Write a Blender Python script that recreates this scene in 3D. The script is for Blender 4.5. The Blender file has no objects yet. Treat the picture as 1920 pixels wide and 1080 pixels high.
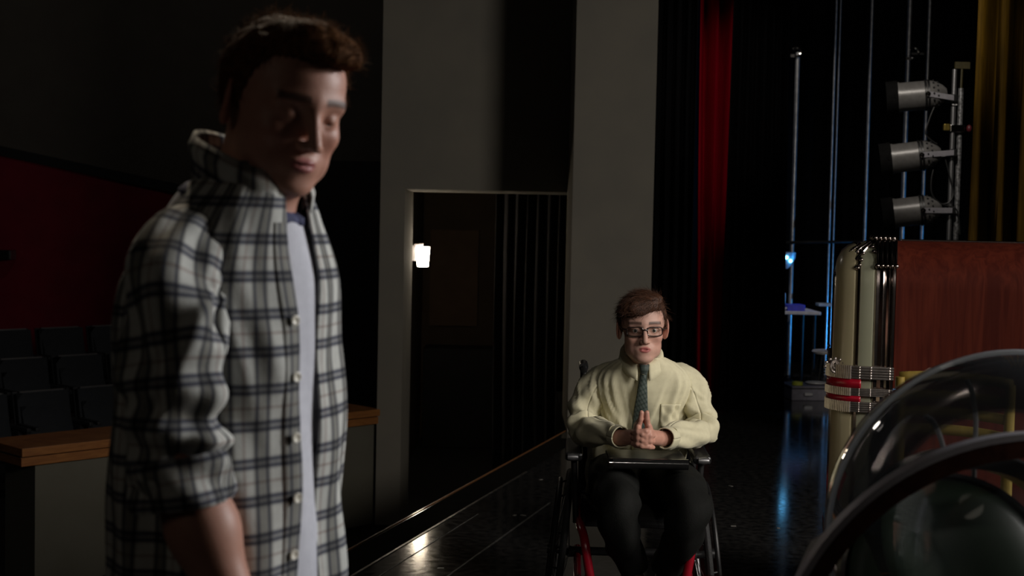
import bpy, math, random
import numpy as np
from mathutils import Matrix, Vector
R = math.radians
random.seed(7)
rng = np.random.default_rng(11)
scene = bpy.context.scene
C = scene.collection

# ------------------------------------------------------------------ camera
FPX = 2500.0
CAM_H = 1.5
cam_rot = Matrix.Rotation(R(90 - 2.6), 3, 'X') @ Matrix.Rotation(R(1.2), 3, 'Z')
cam = bpy.data.objects.new('camera', bpy.data.cameras.new('camera'))
cam.matrix_world = Matrix.Translation((0, 0, CAM_H)) @ cam_rot.to_4x4()
cam.data.sensor_width = 36.0
cam.data.lens = 36.0 * FPX / 1920.0
cam.data.clip_start = 0.05
cam.data.clip_end = 200
cam.data.dof.use_dof = True
cam.data.dof.focus_distance = 4.65
cam.data.dof.aperture_fstop = 5.0
C.objects.link(cam)
scene.camera = cam
# ------------------------------------------------------------------ world, lights, exposure
w = bpy.data.worlds.new('world')
scene.world = w
w.use_nodes = True
w.node_tree.nodes['Background'].inputs[0].default_value = (0.6, 0.66, 0.8, 1)
w.node_tree.nodes['Background'].inputs[1].default_value = 0.0012
scene.view_settings.view_transform = 'Standard'
scene.view_settings.look = 'None'
scene.view_settings.gamma = 1
scene.view_settings.use_curve_mapping = False
scene.view_settings.exposure = 0.0


def lamp(name, kind, loc, target, energy, color=(1, 1, 1), size=0.3, spot=60, blend=0.5):
    d = bpy.data.lights.new(name, kind)
    d.energy = energy
    d.color = color
    if kind == 'AREA':
        d.shape = 'DISK'
        d.size = size
    else:
        d.shadow_soft_size = size
    if kind == 'SPOT':
        d.spot_size = R(spot)
        d.spot_blend = blend
    o = bpy.data.objects.new(name, d)
    o.location = loc
    if target is not None:
        o.rotation_euler = (Vector(target) - Vector(loc)).to_track_quat('-Z', 'Y').to_euler()
    C.objects.link(o)
    return o


# stage lamps hung to the right of the picture, upstage above, in the wing, plus added unseen fill lamps
lamp('stage_key_lamp', 'AREA', (4.6, 3.0, 2.5), (0.0, 5.5, 1.1), 86, (1.0, 0.93, 0.85), 1.5)
lamp('stage_side_lamp', 'SPOT', (3.2, 3.3, 2.45), (-0.41, 1.95, 1.35), 300, (0.93, 0.96, 1.0), 0.15, 26, 0.6)
lamp('stage_front_lamp', 'SPOT', (2.7, 1.9, 2.3), (0.48, 4.7, 0.9), 290, (1.0, 0.94, 0.88), 0.55, 27, 0.7)
lamp('stage_back_lamp', 'SPOT', (-1.0, 4.4, 3.9), (-0.42, 1.95, 1.6), 150, (1.0, 0.84, 0.64), 0.1, 22, 0.6)
lamp('jukebox_fill_light', 'SPOT', (0.9, -1.2, 3.6), (1.75, 4.4, 0.95), 80, (1.0, 0.92, 0.82), 0.1, 38, 0.8)  # added spot behind the camera, brightens the jukebox chrome and the dome
lamp('camera_fill_light', 'AREA', (-3.2, -1.5, 3.6), (0.0, 3.6, 1.0), 3.0, (1.0, 0.88, 0.72), 1.6)  # added soft fill behind camera left, lifts the dark sleeve side
lamp('house_fill_light', 'POINT', (-3.6, 12.5, 5.2), None, 20, (1.0, 0.9, 0.8), 0.3)  # added unseen point fill so the house wall and seats show faintly
lamp('wing_blue_lamp', 'SPOT', (5.3, 12.9, 0.25), (2.9, 13.45, 1.6), 330, (0.04, 0.38, 1.0), 0.05, 74, 0.9)
lamp('table_fill_light', 'SPOT', (2.35, 11.7, 3.3), (2.72, 13.0, 0.75), 60, (0.92, 0.9, 1.0), 0.05, 26, 0.7)  # added unseen spot brightening the white table; no lamp stands there
lamp('wing_work_lamp', 'SPOT', (2.45, 12.7, 3.7), (2.9, 13.52, 2.5), 12, (1.0, 0.92, 0.82), 0.05, 80, 0.8)
lamp('spotlight_tree_lamp', 'SPOT', (1.9, 6.6, 4.0), (2.85, 9.0, 2.25), 170, (1.0, 0.92, 0.82), 0.15, 26, 0.7)
lamp('curtain_lamp', 'SPOT', (1.2, 7.4, 4.6), (1.75, 11.2, 2.6), 75, (1.0, 0.9, 0.85), 0.05, 24, 0.9)


def pix(px, py, Y):
    d = cam_rot @ Vector(((px - 960) / FPX, -(py - 540) / FPX, -1))
    return Vector((d.x * Y / d.y, Y, CAM_H + d.z * Y / d.y))


def pixz(px, py, z):
    d = cam_rot @ Vector(((px - 960) / FPX, -(py - 540) / FPX, -1))
    t = (z - CAM_H) / d.z
    return Vector((d.x * t, d.y * t, z))


# ------------------------------------------------------------------ materials
def mat(name, col, rough=0.6, metal=0.0, col2=None, nscale=30.0, bump=0.0, bscale=None, detail=4, stretch=(1, 1, 1),
        coat=0.0, spec=0.5, rvar=0.0, attr=None, sheen=0.0):
    m = bpy.data.materials.new(name)
    m.use_nodes = True
    nt = m.node_tree
    N, L = nt.nodes, nt.links
    b = N['Principled BSDF']
    b.inputs['Roughness'].default_value = rough
    b.inputs['Metallic'].default_value = metal
    b.inputs['Specular IOR Level'].default_value = spec
    b.inputs['Coat Weight'].default_value = coat
    b.inputs['Coat Roughness'].default_value = 0.08
    b.inputs['Sheen Weight'].default_value = sheen
    tc = N.new('ShaderNodeTexCoord')
    mp = N.new('ShaderNodeMapping')
    mp.inputs['Scale'].default_value = stretch
    L.new(tc.outputs['Object'], mp.inputs[0])
    nz = N.new('ShaderNodeTexNoise')
    nz.inputs['Scale'].default_value = nscale
    nz.inputs['Detail'].default_value = detail
    L.new(mp.outputs[0], nz.inputs['Vector'])
    c2 = col2 if col2 else tuple(c * 0.8 for c in col)
    mx = N.new('ShaderNodeMix')
    mx.data_type = 'RGBA'
    rp = N.new('ShaderNodeMapRange')
    rp.inputs[1].default_value = 0.35
    rp.inputs[2].default_value = 0.65
    L.new(nz.outputs['Fac'], rp.inputs[0])
    L.new(rp.outputs[0], mx.inputs[0])
    mx.inputs[6].default_value = (*col, 1)
    mx.inputs[7].default_value = (*c2, 1)
    out = mx.outputs[2]
    if attr:
        at = N.new('ShaderNodeAttribute')
        at.attribute_name = attr
        m2 = N.new('ShaderNodeMix')
        m2.data_type = 'RGBA'
        m2.blend_type = 'MULTIPLY'
        m2.inputs[0].default_value = 1
        L.new(mx.outputs[2], m2.inputs[6])
        L.new(at.outputs['Color'], m2.inputs[7])
        out = m2.outputs[2]
    L.new(out, b.inputs['Base Color'])
    if rvar:
        r2 = N.new('ShaderNodeMapRange')
        r2.inputs[1].default_value = 0.3
        r2.inputs[2].default_value = 0.7
        r2.inputs[3].default_value = max(0.02, rough - rvar)
        r2.inputs[4].default_value = rough + rvar
        L.new(nz.outputs['Fac'], r2.inputs[0])
        L.new(r2.outputs[0], b.inputs['Roughness'])
    if bump:
        nb = N.new('ShaderNodeTexNoise')
        nb.inputs['Scale'].default_value = bscale or nscale
        nb.inputs['Detail'].default_value = 3
        L.new(mp.outputs[0], nb.inputs['Vector'])
        bp = N.new('ShaderNodeBump')
        bp.inputs['Strength'].default_value = bump
        bp.inputs['Distance'].default_value = 0.01
        L.new(nb.outputs['Fac'], bp.inputs['Height'])
        L.new(bp.outputs[0], b.inputs['Normal'])
    return m


def emit_mat(name, col, strength):
    m = mat(name, (0.8, 0.8, 0.8), 0.4)
    b = m.node_tree.nodes['Principled BSDF']
    b.inputs['Emission Color'].default_value = (*col, 1)
    b.inputs['Emission Strength'].default_value = strength
    return m


def clear_mat(name, tint=(1, 1, 1), refl=1.0, rough=0.03, haze=0.0):
    m = bpy.data.materials.new(name)
    m.use_nodes = True
    nt = m.node_tree
    N, L = nt.nodes, nt.links
    for n in list(N):
        N.remove(n)
    out = N.new('ShaderNodeOutputMaterial')
    tr = N.new('ShaderNodeBsdfTransparent')
    tr.inputs[0].default_value = (*tint, 1)
    gl = N.new('ShaderNodeBsdfGlossy')
    gl.inputs['Roughness'].default_value = rough
    fr = N.new('ShaderNodeFresnel')
    fr.inputs[0].default_value = 1.45
    mu = N.new('ShaderNodeMath')
    mu.operation = 'MULTIPLY'
    mu.inputs[1].default_value = refl
    nz = N.new('ShaderNodeTexNoise')
    nz.inputs['Scale'].default_value = 7
    bp = N.new('ShaderNodeBump')
    bp.inputs['Strength'].default_value = 0.05
    bp.inputs['Distance'].default_value = 0.01
    L.new(nz.outputs['Fac'], bp.inputs['Height'])
    L.new(bp.outputs[0], gl.inputs['Normal'])
    L.new(fr.outputs[0], mu.inputs[0])
    mx = N.new('ShaderNodeMixShader')
    L.new(mu.outputs[0], mx.inputs[0])
    L.new(tr.outputs[0], mx.inputs[1])
    L.new(gl.outputs[0], mx.inputs[2])
    last = mx.outputs[0]
    if haze:
        df = N.new('ShaderNodeBsdfDiffuse')
        df.inputs[0].default_value = (0.6, 0.65, 0.7, 1)
        m2 = N.new('ShaderNodeMixShader')
        m2.inputs[0].default_value = haze
        L.new(last, m2.inputs[1])
        L.new(df.outputs[0], m2.inputs[2])
        last = m2.outputs[0]
    L.new(last, out.inputs[0])
    return m


def wood_mat(name, c1, c2, rough=0.35, axis=(8, 8, 0.6), scale=6.0, coat=0.3, spec=0.5):
    m = mat(name, c1, rough, 0, c2, scale, 0.08, None, 6, axis, coat, spec)
    N, L = m.node_tree.nodes, m.node_tree.links
    nz = [n for n in N if n.type == 'TEX_NOISE'][0]
    nz.inputs['Distortion'].default_value = 1.2
    return m


def plaid_mat(name, base, lines, rough=0.85, bump=0.15, u_off=0.0):
    """woven check from UV metres. lines: (axis, period, centre, halfwidth, soft, colour, strength)"""
    m = mat(name, base, rough, 0, tuple(c * 0.9 for c in base), 60, bump, 350, sheen=0.1, spec=0.2)
    nt = m.node_tree
    N, L = nt.nodes, nt.links
    b = N['Principled BSDF']
    uv = N.new('ShaderNodeUVMap')
    sp = N.new('ShaderNodeSeparateXYZ')
    L.new(uv.outputs[0], sp.inputs[0])
    cur = b.inputs['Base Color'].links[0].from_socket
    for ax, per, cen, hw, soft, col, st in lines:
        a = N.new('ShaderNodeMath')
        a.operation = 'SUBTRACT'
        L.new(sp.outputs[ax], a.inputs[0])
        a.inputs[1].default_value = cen
        wq = N.new('ShaderNodeMath')
        wq.operation = 'WRAP'
        L.new(a.outputs[0], wq.inputs[0])
        wq.inputs[1].default_value = per / 2
        wq.inputs[2].default_value = -per / 2
        ab = N.new('ShaderNodeMath')
        ab.operation = 'ABSOLUTE'
        L.new(wq.outputs[0], ab.inputs[0])
        mr = N.new('ShaderNodeMapRange')
        mr.inputs[1].default_value = hw
        mr.inputs[2].default_value = hw + soft
        mr.inputs[3].default_value = st
        mr.inputs[4].default_value = 0
        L.new(ab.outputs[0], mr.inputs[0])
        mx = N.new('ShaderNodeMix')
        mx.data_type = 'RGBA'
        mx.blend_type = 'MULTIPLY'
        L.new(mr.outputs[0], mx.inputs[0])
        L.new(cur, mx.inputs[6])
        mx.inputs[7].default_value = (*col, 1)
        cur = mx.outputs[2]
    L.new(cur, b.inputs['Base Color'])
    return m


# ------------------------------------------------------------------ mesh helpers
def make(name, V, F, m, parent=None, uv=None, col=None, smooth=False, label=None, cat=None, group=None, kind=None,
         solid=0.0, sub=0, bevel=0.0):
    me = bpy.data.meshes.new(name)
    V = [tuple(map(float, v)) for v in V] if not isinstance(V, np.ndarray) else V.tolist()
    F = F.tolist() if isinstance(F, np.ndarray) else F
    me.from_pydata(V, [], F)
    if uv is not None:
        lay = me.uv_layers.new(name='UVMap')
        li = np.empty(len(me.loops), dtype=np.int32)
        me.loops.foreach_get('vertex_index', li)
        lay.data.foreach_set('uv', np.asarray(uv, dtype=np.float32)[li].ravel())
    if col is not None:
        ca = me.color_attributes.new('Col', 'FLOAT_COLOR', 'POINT')
        cc = np.c_[np.asarray(col, dtype=np.float32), np.ones(len(V), dtype=np.float32)]
        ca.data.foreach_set('color', cc.ravel())
    if smooth:
        me.polygons.foreach_set('use_smooth', [True] * len(me.polygons))
        if smooth == 'auto':
            me.set_sharp_from_angle(angle=R(38))
    me.materials.append(m)
    me.update()
    o = bpy.data.objects.new(name, me)
    C.objects.link(o)
    if parent is not None:
        o.parent = parent
    if bevel:
        md = o.modifiers.new('bevel', 'BEVEL')
        md.width = bevel
        md.segments = 2
        md.limit_method = 'ANGLE'
    if solid:
        md = o.modifiers.new('solid', 'SOLIDIFY')
        md.thickness = solid
        md.offset = 0
    if sub:
        md = o.modifiers.new('sub', 'SUBSURF')
        md.levels = sub
        md.render_levels = sub
    return tag(o, label, cat, group, kind)


def tag(o, label=None, cat=None, group=None, kind=None):
    if label:
        o['label'] = label
    if cat:
        o['category'] = cat
    if group:
        o['group'] = group
    if kind:
        o['kind'] = kind
    return o


def empty(name, loc=(0, 0, 0), rz=0.0, label=None, cat=None, group=None):
    o = bpy.data.objects.new(name, None)
    o.empty_display_size = 0.1
    o.location = loc
    o.rotation_euler = (0, 0, rz)
    C.objects.link(o)
    return tag(o, label, cat, group)


def copy_tree(o, parent=None):
    c = o.copy()
    C.objects.link(c)
    if parent is not None:
        c.parent = parent
    for ch in list(o.children):
        copy_tree(ch, c)
    return c


class G:
    """collects shapes into one mesh"""

    def __init__(s):
        s.V, s.F, s.UV = [], [], []

    def add(s, V, F):
        n = len(s.V)
        s.V += [tuple(map(float, v)) for v in V]
        s.F += [tuple(i + n for i in f) for f in F]
        return s

    def box(s, c, d, rot=None):
        x, y, z = d[0] / 2, d[1] / 2, d[2] / 2
        V = [Vector((a * x, b * y, e * z)) for a in (-1, 1) for b in (-1, 1) for e in (-1, 1)]
        if rot is not None:
            V = [rot @ v for v in V]
        V = [v + Vector(c) for v in V]
        return s.add(V, [(0, 1, 3, 2), (4, 6, 7, 5), (0, 4, 5, 1), (2, 3, 7, 6), (0, 2, 6, 4), (1, 5, 7, 3)])

    def tube(s, pts, r, n=10, cap=True, closed=False):
        P = [Vector(p) for p in pts]
        m = len(P)
        rs = r if isinstance(r, (list, tuple)) else [r] * m
        prev = None
        V = []
        for i, p in enumerate(P):
            if closed:
                t = (P[(i + 1) % m] - P[i - 1]).normalized()
            else:
                t = (P[min(i + 1, m - 1)] - P[max(i - 1, 0)]).normalized()
            if prev is None:
                a = Vector((0, 0, 1)) if abs(t.z) < 0.9 else Vector((1, 0, 0))
                u = t.cross(a).normalized()
            else:
                u = (prev - t * prev.dot(t)).normalized()
            prev = u
            v = t.cross(u)
            for k in range(n):
                a = 2 * math.pi * k / n
                V.append(p + (u * math.cos(a) + v * math.sin(a)) * rs[i])
        F = []
        for i in range(m if closed else m - 1):
            j = (i + 1) % m
            for k in range(n):
                F.append((i * n + k, i * n + (k + 1) % n, j * n + (k + 1) % n, j * n + k))
        if cap and not closed:
            F.append(tuple(range(n))[::-1])
            F.append(tuple((m - 1) * n + k for k in range(n)))
        return s.add(V, F)

    def lathe(s, prof, n=32, M=None, arc=2 * math.pi):
        """profile of (r, h) about local Z, placed by matrix M"""
        full = abs(arc - 2 * math.pi) < 1e-6
        k = n if full else n + 1
        V = []
        for i in range(k):
            a = arc * i / n
            for (r, h) in prof:
                V.append(Vector((r * math.cos(a), r * math.sin(a), h)))
        if M is not None:
            V = [M @ v for v in V]
        m = len(prof)
        F = []
        for i in range(n):
            j = (i + 1) % k
            for q in range(m - 1):
                F.append((i * m + q, j * m + q, j * m + q + 1, i * m + q + 1))
        return s.add(V, F)

    def prism(s, poly, z0, z1, M=None):
        n = len(poly)
        V = [Vector((p[0], p[1], z0)) for p in poly] + [Vector((p[0], p[1], z1)) for p in poly]
        if M is not None:
            V = [M @ v for v in V]
        F = [tuple(range(n))[::-1], tuple(range(n, 2 * n))]
        F += [(i, (i + 1) % n, n + (i + 1) % n, n + i) for i in range(n)]
        return s.add(V, F)

    def ball(s, c, r, n=12, m=8):
        rr = r if isinstance(r, (tuple, list)) else (r, r, r)
        prof = [(math.sin(math.pi * i / m), -math.cos(math.pi * i / m)) for i in range(m + 1)]
        M = Matrix.Translation(c) @ Matrix.Diagonal((*rr, 1))
        return s.lathe(prof, n, M)

    def grid(s, P, cu=False, cv=False):
        n, m = len(P), len(P[0])
        V = [p for row in P for p in row]
        F = []
        for i in range(n if cu else n - 1):
            for j in range(m if cv else m - 1):
                i2, j2 = (i + 1) % n, (j + 1) % m
                F.append((i * m + j, i2 * m + j, i2 * m + j2, i * m + j2))
        return s.add(V, F)

    def build(s, name, m, parent=None, **k):
        return make(name, s.V, s.F, m, parent, **k)


def frame(origin, zdir, up=(0, 0, 1)):
    """matrix whose local Z runs along zdir"""
    z = Vector(zdir).normalized()
    x = Vector(up).cross(z)
    if x.length < 1e-4:
        x = Vector((1, 0, 0)).cross(z)
    x.normalize()
    y = z.cross(x)
    M = Matrix((x, y, z)).transposed().to_4x4()
    return Matrix.Translation(origin) @ M


def spline(pts, n):
    P = np.array(pts, float)
    k = len(P)
    t = np.linspace(0, k - 1, n)
    i = np.clip(t.astype(int), 0, k - 2)
    u = (t - i)[:, None]
    p0, p1, p2, p3 = P[np.clip(i - 1, 0, k - 1)], P[i], P[i + 1], P[np.clip(i + 2, 0, k - 1)]
    return 0.5 * (2 * p1 + (p2 - p0) * u + (2 * p0 - 5 * p1 + 4 * p2 - p3) * u ** 2 + (3 * p1 - p0 - 3 * p2 + p3) * u ** 3)


# ------------------------------------------------------------------ signed distance modelling for skin and hair
def nrm(a):
    return np.sqrt((a * a).sum(-1))


def ell(p, c, r):
    r = np.array(r)
    q = (p - np.array(c)) / r
    k0 = nrm(q) + 1e-9
    k1 = nrm(q / r) + 1e-9
    return k0 * (k0 - 1) / k1


def ball(p, c, r):
    return nrm(p - np.array(c)) - r


def cone(p, a, b, ra, rb):
    a, b = np.array(a), np.array(b)
    ab = b - a
    t = np.clip(((p - a) @ ab) / (ab @ ab), 0, 1)
    return nrm(p - (a + t[..., None] * ab)) - (ra + (rb - ra) * t)


def smin(a, b, k):
    h = np.clip(0.5 + 0.5 * (b - a) / k, 0, 1)
    return b + (a - b) * h - k * h * (1 - h)


def smax(a, b, k):
    return -smin(-a, -b, k)


def nets(f, lo, hi, h):
    """surface nets of f<0 over a box"""
    lo, hi = np.array(lo, float), np.array(hi, float)
    n = np.ceil((hi - lo) / h).astype(int) + 1
    ax = [lo[i] + h * np.arange(n[i]) for i in range(3)]
    D = np.empty(tuple(n), np.float32)
    BS = 12
    nb = -(-n // BS)
    ctr = [lo[i] + h * (BS * np.arange(nb[i]) + BS / 2) for i in range(3)]
    X, Y, Z = np.meshgrid(*ctr, indexing='ij')
    cd = f(np.stack([X, Y, Z], -1).reshape(-1, 3)).reshape(X.shape)
    todo = []
    for b in np.ndindex(*nb):                     # only blocks near the surface are sampled finely
        s_ = tuple(slice(b[i] * BS, min((b[i] + 1) * BS, n[i])) for i in range(3))
        if abs(cd[b]) > BS * h * 1.35:
            D[s_] = cd[b]
        else:
            todo.append(s_)
    for k in range(0, len(todo), 48):
        pts, shp = [], []
        for s_ in todo[k:k + 48]:
            q = np.stack(np.meshgrid(*[ax[i][s_[i]] for i in range(3)], indexing='ij'), -1)
            shp.append(q.shape[:3])
            pts.append(q.reshape(-1, 3))
        val = f(np.concatenate(pts))
        o = 0
        for s_, sh in zip(todo[k:k + 48], shp):
            m = sh[0] * sh[1] * sh[2]
            D[s_] = val[o:o + m].reshape(sh)
            o += m
    S = D < 0
    cn = n - 1
    cnt = np.zeros(tuple(cn), np.int32)
    acc = np.zeros(tuple(cn) + (3,), np.float32)
    sl = lambda o, k: slice(o, o + k)
    for axis in range(3):
        o1, o2 = [a for a in range(3) if a != axis]
        for a in (0, 1):
            for b in (0, 1):
                off0 = [0, 0, 0]
                off0[o1], off0[o2] = a, b
                off1 = list(off0)
                off1[axis] = 1
                A = D[tuple(sl(off0[k], cn[k]) for k in range(3))]
                B = D[tuple(sl(off1[k], cn[k]) for k in range(3))]
                cr = (A < 0) != (B < 0)
                t = np.where(cr, A / np.where(cr, A - B, 1), 0)
                cnt += cr
                acc[..., axis] += t
                acc[..., o1] += cr * a
                acc[..., o2] += cr * b
    act = cnt > 0
    idx = -np.ones(tuple(cn), np.int64)
    ids = np.argwhere(act)
    idx[act] = np.arange(len(ids))
    V = lo + h * (ids + acc[act] / cnt[act][:, None])
    Fs = []
    for axis in range(3):
        o1, o2 = (axis + 1) % 3, (axis + 2) % 3
        s0 = [slice(None)] * 3
        s1 = [slice(None)] * 3
        s0[axis], s1[axis] = slice(0, n[axis] - 1), slice(1, n[axis])
        ch = S[tuple(s0)] != S[tuple(s1)]
        e = np.argwhere(ch)
        ok = (e[:, o1] > 0) & (e[:, o2] > 0) & (e[:, o1] < cn[o1]) & (e[:, o2] < cn[o2])
        e = e[ok]
        ins = S[tuple(s0)][tuple(e.T)]
        q = []
        for da, db in ((-1, -1), (0, -1), (0, 0), (-1, 0)):
            c = e.copy()
            c[:, o1] += da
            c[:, o2] += db
            q.append(idx[tuple(c.T)])
        q = np.stack(q, 1)
        q[~ins] = q[~ins][:, ::-1]
        Fs.append(q)
    return V, np.concatenate(Fs)


def wob(p, k, seed=0):
    r = np.random.default_rng(seed)
    s = 0
    for _ in range(5):
        d = r.normal(size=3)
        d /= np.linalg.norm(d)
        s = s + np.sin(p @ (d * k * r.uniform(0.7, 1.4)) + r.uniform(0, 6.28))
    return s / 5
# ------------------------------------------------------------------ shared materials
M_floor = mat('black_stage_floor', (0.022, 0.022, 0.023), 0.11, 0, (0.07, 0.068, 0.065), 26, 0.010, 60, 10, coat=0.0, rvar=0.035)
M_black = mat('black_paint', (0.008, 0.008, 0.009), 0.7, 0, (0.012, 0.012, 0.013), 8)
M_plaster = mat('grey_plaster', (0.30, 0.275, 0.225), 0.85, 0, (0.27, 0.25, 0.21), 3, 0.06, 90)
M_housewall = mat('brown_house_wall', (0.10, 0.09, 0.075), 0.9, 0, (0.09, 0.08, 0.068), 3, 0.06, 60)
M_redwall = mat('dark_red_wall', (0.24, 0.004, 0.022), 0.8, 0, (0.20, 0.003, 0.018), 4, 0.05, 70)
M_velvet = mat('black_velvet', (0.003, 0.003, 0.0035), 0.9, 0, (0.005, 0.005, 0.0055), 12, 0.2, 80, stretch=(6, 6, 0.4), spec=0.1)
M_navyvelvet = mat('charcoal_drape', (0.011, 0.010, 0.012), 0.9, 0, (0.008, 0.007, 0.009), 12, 0.2, 80, stretch=(6, 6, 0.4), sheen=0.1)
M_redvelvet = mat('red_velvet', (0.50, 0.003, 0.022), 0.85, 0, (0.40, 0.002, 0.016), 12, 0.15, 60, stretch=(6, 6, 0.4), spec=0.03)
M_gold = mat('gold_drape', (0.075, 0.040, 0.002), 0.7, 0, (0.045, 0.024, 0.0015), 12, 0.15, 60, stretch=(6, 6, 0.4), spec=.08)
M_wood_trim = wood_mat('orange_wood_trim', (0.42, 0.17, 0.045), (0.30, 0.11, 0.03), 0.45, (1, 1, 8), 5)
M_chrome = mat('chrome', (0.62, 0.60, 0.57), 0.14, 1.0, (0.5, 0.48, 0.46), 40, 0.02, 200)
M_steel = mat('brushed_steel', (0.42, 0.42, 0.43), 0.38, 0.9, (0.34, 0.34, 0.35), 60, 0.05, 200, stretch=(1, 1, 20))
M_blackmetal = mat('black_metal', (0.012, 0.012, 0.013), 0.42, 0.3, (0.02, 0.02, 0.02), 40)
M_blackplastic = mat('black_plastic', (0.012, 0.012, 0.013), 0.3, 0, (0.018, 0.018, 0.018), 60, 0.05, 300)

# ------------------------------------------------------------------ stage floor and house
EA, EB = pixz(647, 1036, 0), pixz(1060, 809, 0)
edir = (EB - EA).normalized()
enor = Vector((edir.y, -edir.x, 0))          # towards the stage


def edge(Y, off=0.0):
    t = (Y - EA.y) / edir.y
    return EA + edir * t + enor * off


e0, e1 = edge(-4), edge(9.84)
HF = -0.95                                    # house floor
g = G().prism([(e0.x, e0.y), (9, -4), (9, 19), (e1.x, 19), (e1.x, e1.y)], HF - 0.05, 0)
floor = g.build('floor', M_floor, kind='structure')
M_strip = mat('worn_steel_strip', (0.5, 0.48, 0.45), 0.32, 0.9, (0.2, 0.19, 0.18), 30, 0.1, 60)
M_tapeline = mat('worn_grey_line', (0.16, 0.16, 0.15), 0.5, 0, (0.05, 0.05, 0.05), 25)


def strip(p, half, h, y0, y1, m, name, parent):
    off = (Vector(p) - EA).dot(enor)
    a, b = edge(y0, off), edge(y1, off)
    q = [a - enor * half, b - enor * half, b + enor * half, a + enor * half]
    G().prism([(v.x, v.y) for v in q], 0.0, h).build(name, m, parent)


strip(pixz(789, 1003, 0), 0.006, 0.003, -2, 8.2, M_strip, 'seam_strip', floor)
strip(pixz(940, 1008, 0), 0.005, 0.0015, -2, 7.4, M_tapeline, 'seam_strip', floor)
strip(pixz(780, 1037, 0), 0.003, 0.001, 3.0, 7.0, M_tapeline, 'seam_strip', floor)
off2 = (pixz(789, 1003, 0) - EA).dot(enor)
a, b = edge(-3.5, .012), edge(9.5, .012)
c, d = edge(9.5, off2 - .008), edge(-3.5, off2 - .008)
G().prism([(v.x, v.y) for v in (a, b, c, d)], 0, .001).build('edge_board', mat('matt_black_edge', (.005, .0045, .004), .9, 0, (.008, .007, .006), 9, .03, 60, spec=.05), floor)
# scraps of tape lying on the black floor
M_gaff = mat('pale_tape', (0.5, 0.48, 0.44), 0.35, 0, (0.35, 0.33, 0.3), 80)
for k, (px, py) in enumerate(((826, 1065), (965, 966), (981, 966), (1014, 899), (1370, 911), (1375, 986), (1460, 990))):
    q = pixz(px, py, 0.001)
    g = G().prism([(-.014, -.006), (.013, -.008), (.015, .007), (-.011, .008)], 0, 0.0015)
    o = g.build('tape_scrap', M_gaff, floor)
    o.location = (q.x, q.y, 0)
    o.rotation_euler = (0, 0, k * 1.3)
a, b = edge(-4), edge(9.84)
G().prism([(a.x, a.y), (a.x - enor.x * .010, a.y - enor.y * .010), (b.x - enor.x * .010, b.y - enor.y * .010), (b.x, b.y)], -0.06, 0.004).build('trim_1', M_wood_trim, kind='structure')
G().prism([(-20, -2), (e0.x, e0.y), (e1.x, e1.y), (e1.x, 19), (-20, 19)], HF - 0.1, HF).build('house_floor', mat('dark_carpet', (0.012, 0.011, 0.012), 0.95, 0, (0.018, 0.016, 0.016), 40, 0.3, 300), kind='structure')

WY = 10.8                                      # splayed proscenium wall
xl, xj, xr = pix(711, 500, WY).x, pix(757, 500, WY).x, pix(1068, 500, WY).x
ztop = pix(900, 357, WY).z
ph = Matrix.Identity(4)
g = G().box(((xl + xj) / 2, WY + .45, (7 + HF) / 2), (xj - xl, .9, 7 - HF))
g.box(((xj + xr + .4) / 2, WY + .45, (7 + ztop) / 2), (xr + .4 - xj, .9, 7 - ztop))
g.build('wall_left', M_plaster, kind='structure')
PYr = 9.8
pl, pr = pix(1066, 700, PYr).x, pix(1222, 500, PYr).x
G().box(((pl + pr) / 2, PYr + .5, 3.5), (pr - pl, 1.0, 7.0)).build('wall_pillar', M_plaster, kind='structure')
# passage behind the doorway
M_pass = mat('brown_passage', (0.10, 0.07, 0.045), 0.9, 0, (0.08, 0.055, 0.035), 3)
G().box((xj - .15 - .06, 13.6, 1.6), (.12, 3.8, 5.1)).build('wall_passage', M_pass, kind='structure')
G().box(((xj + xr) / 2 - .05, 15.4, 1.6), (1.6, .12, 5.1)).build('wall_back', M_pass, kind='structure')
lp = pix(826, 480, 15.3)
g = G().box((pix(852, 500, 15.3).x, 15.31, lp.z - .25), (.55, .05, 1.1))
g.build('glow_panel', mat('glow_tan', (0.14, 0.085, 0.045), 0.7, 0, (0.12, 0.07, 0.035), 6), label='plain tan panel standing in for lamplight on the far wall of the passage beyond the doorway', cat='board')  # flat tan panel painting the warm lit part of the passage wall
g = G().box((pix(852, 500, 15.3).x + .2, 14.9, HF + .55), (1.0, .5, 1.1))
g.build('low_counter', M_black, label='black counter along the far wall of the passage', cat='counter', bevel=.01)
G().box((.70, 14.6, 3), (.12, 8.6, 8.2)).build('wall_wing', M_black, kind='structure')
# house side wall: plaster above, dark red wainscot whose top follows the raked seats
HY = 17.0
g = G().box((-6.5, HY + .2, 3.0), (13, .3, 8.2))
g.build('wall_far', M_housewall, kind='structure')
a, b, c, d = pix(-150, 250, HY), pix(600, 411, HY), pix(600, 700, HY), pix(-150, 700, HY)
q = [a, b, c, d]
Mx = Matrix(((1, 0, 0, 0), (0, 0, -1, HY), (0, 1, 0, 0), (0, 0, 0, 1)))
G().prism([(v.x, v.z) for v in q][::-1], -.04, .06, Mx).build('wall_wainscot', M_redwall, kind='structure')
dz = .06
G().prism([(a.x, a.z + dz), (a.x, a.z - dz), (b.x, b.z - dz), (b.x, b.z + dz)], -.02, .10, Mx).build('trim_2', M_black, kind='structure')
lo = pix(640, 302, HY - .3)
G().box(((pix(585, 400, HY).x + pix(760, 400, HY).x) / 2, HY - .25, (lo.z + HF) / 2), (pix(760, 400, HY).x - pix(585, 400, HY).x, .3, lo.z - HF)).build('wall_alcove', M_black, kind='structure')
G().box((0, 19.2, 3), (26, .2, 8.2)).build('wall_rear', M_black, kind='structure')

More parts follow.
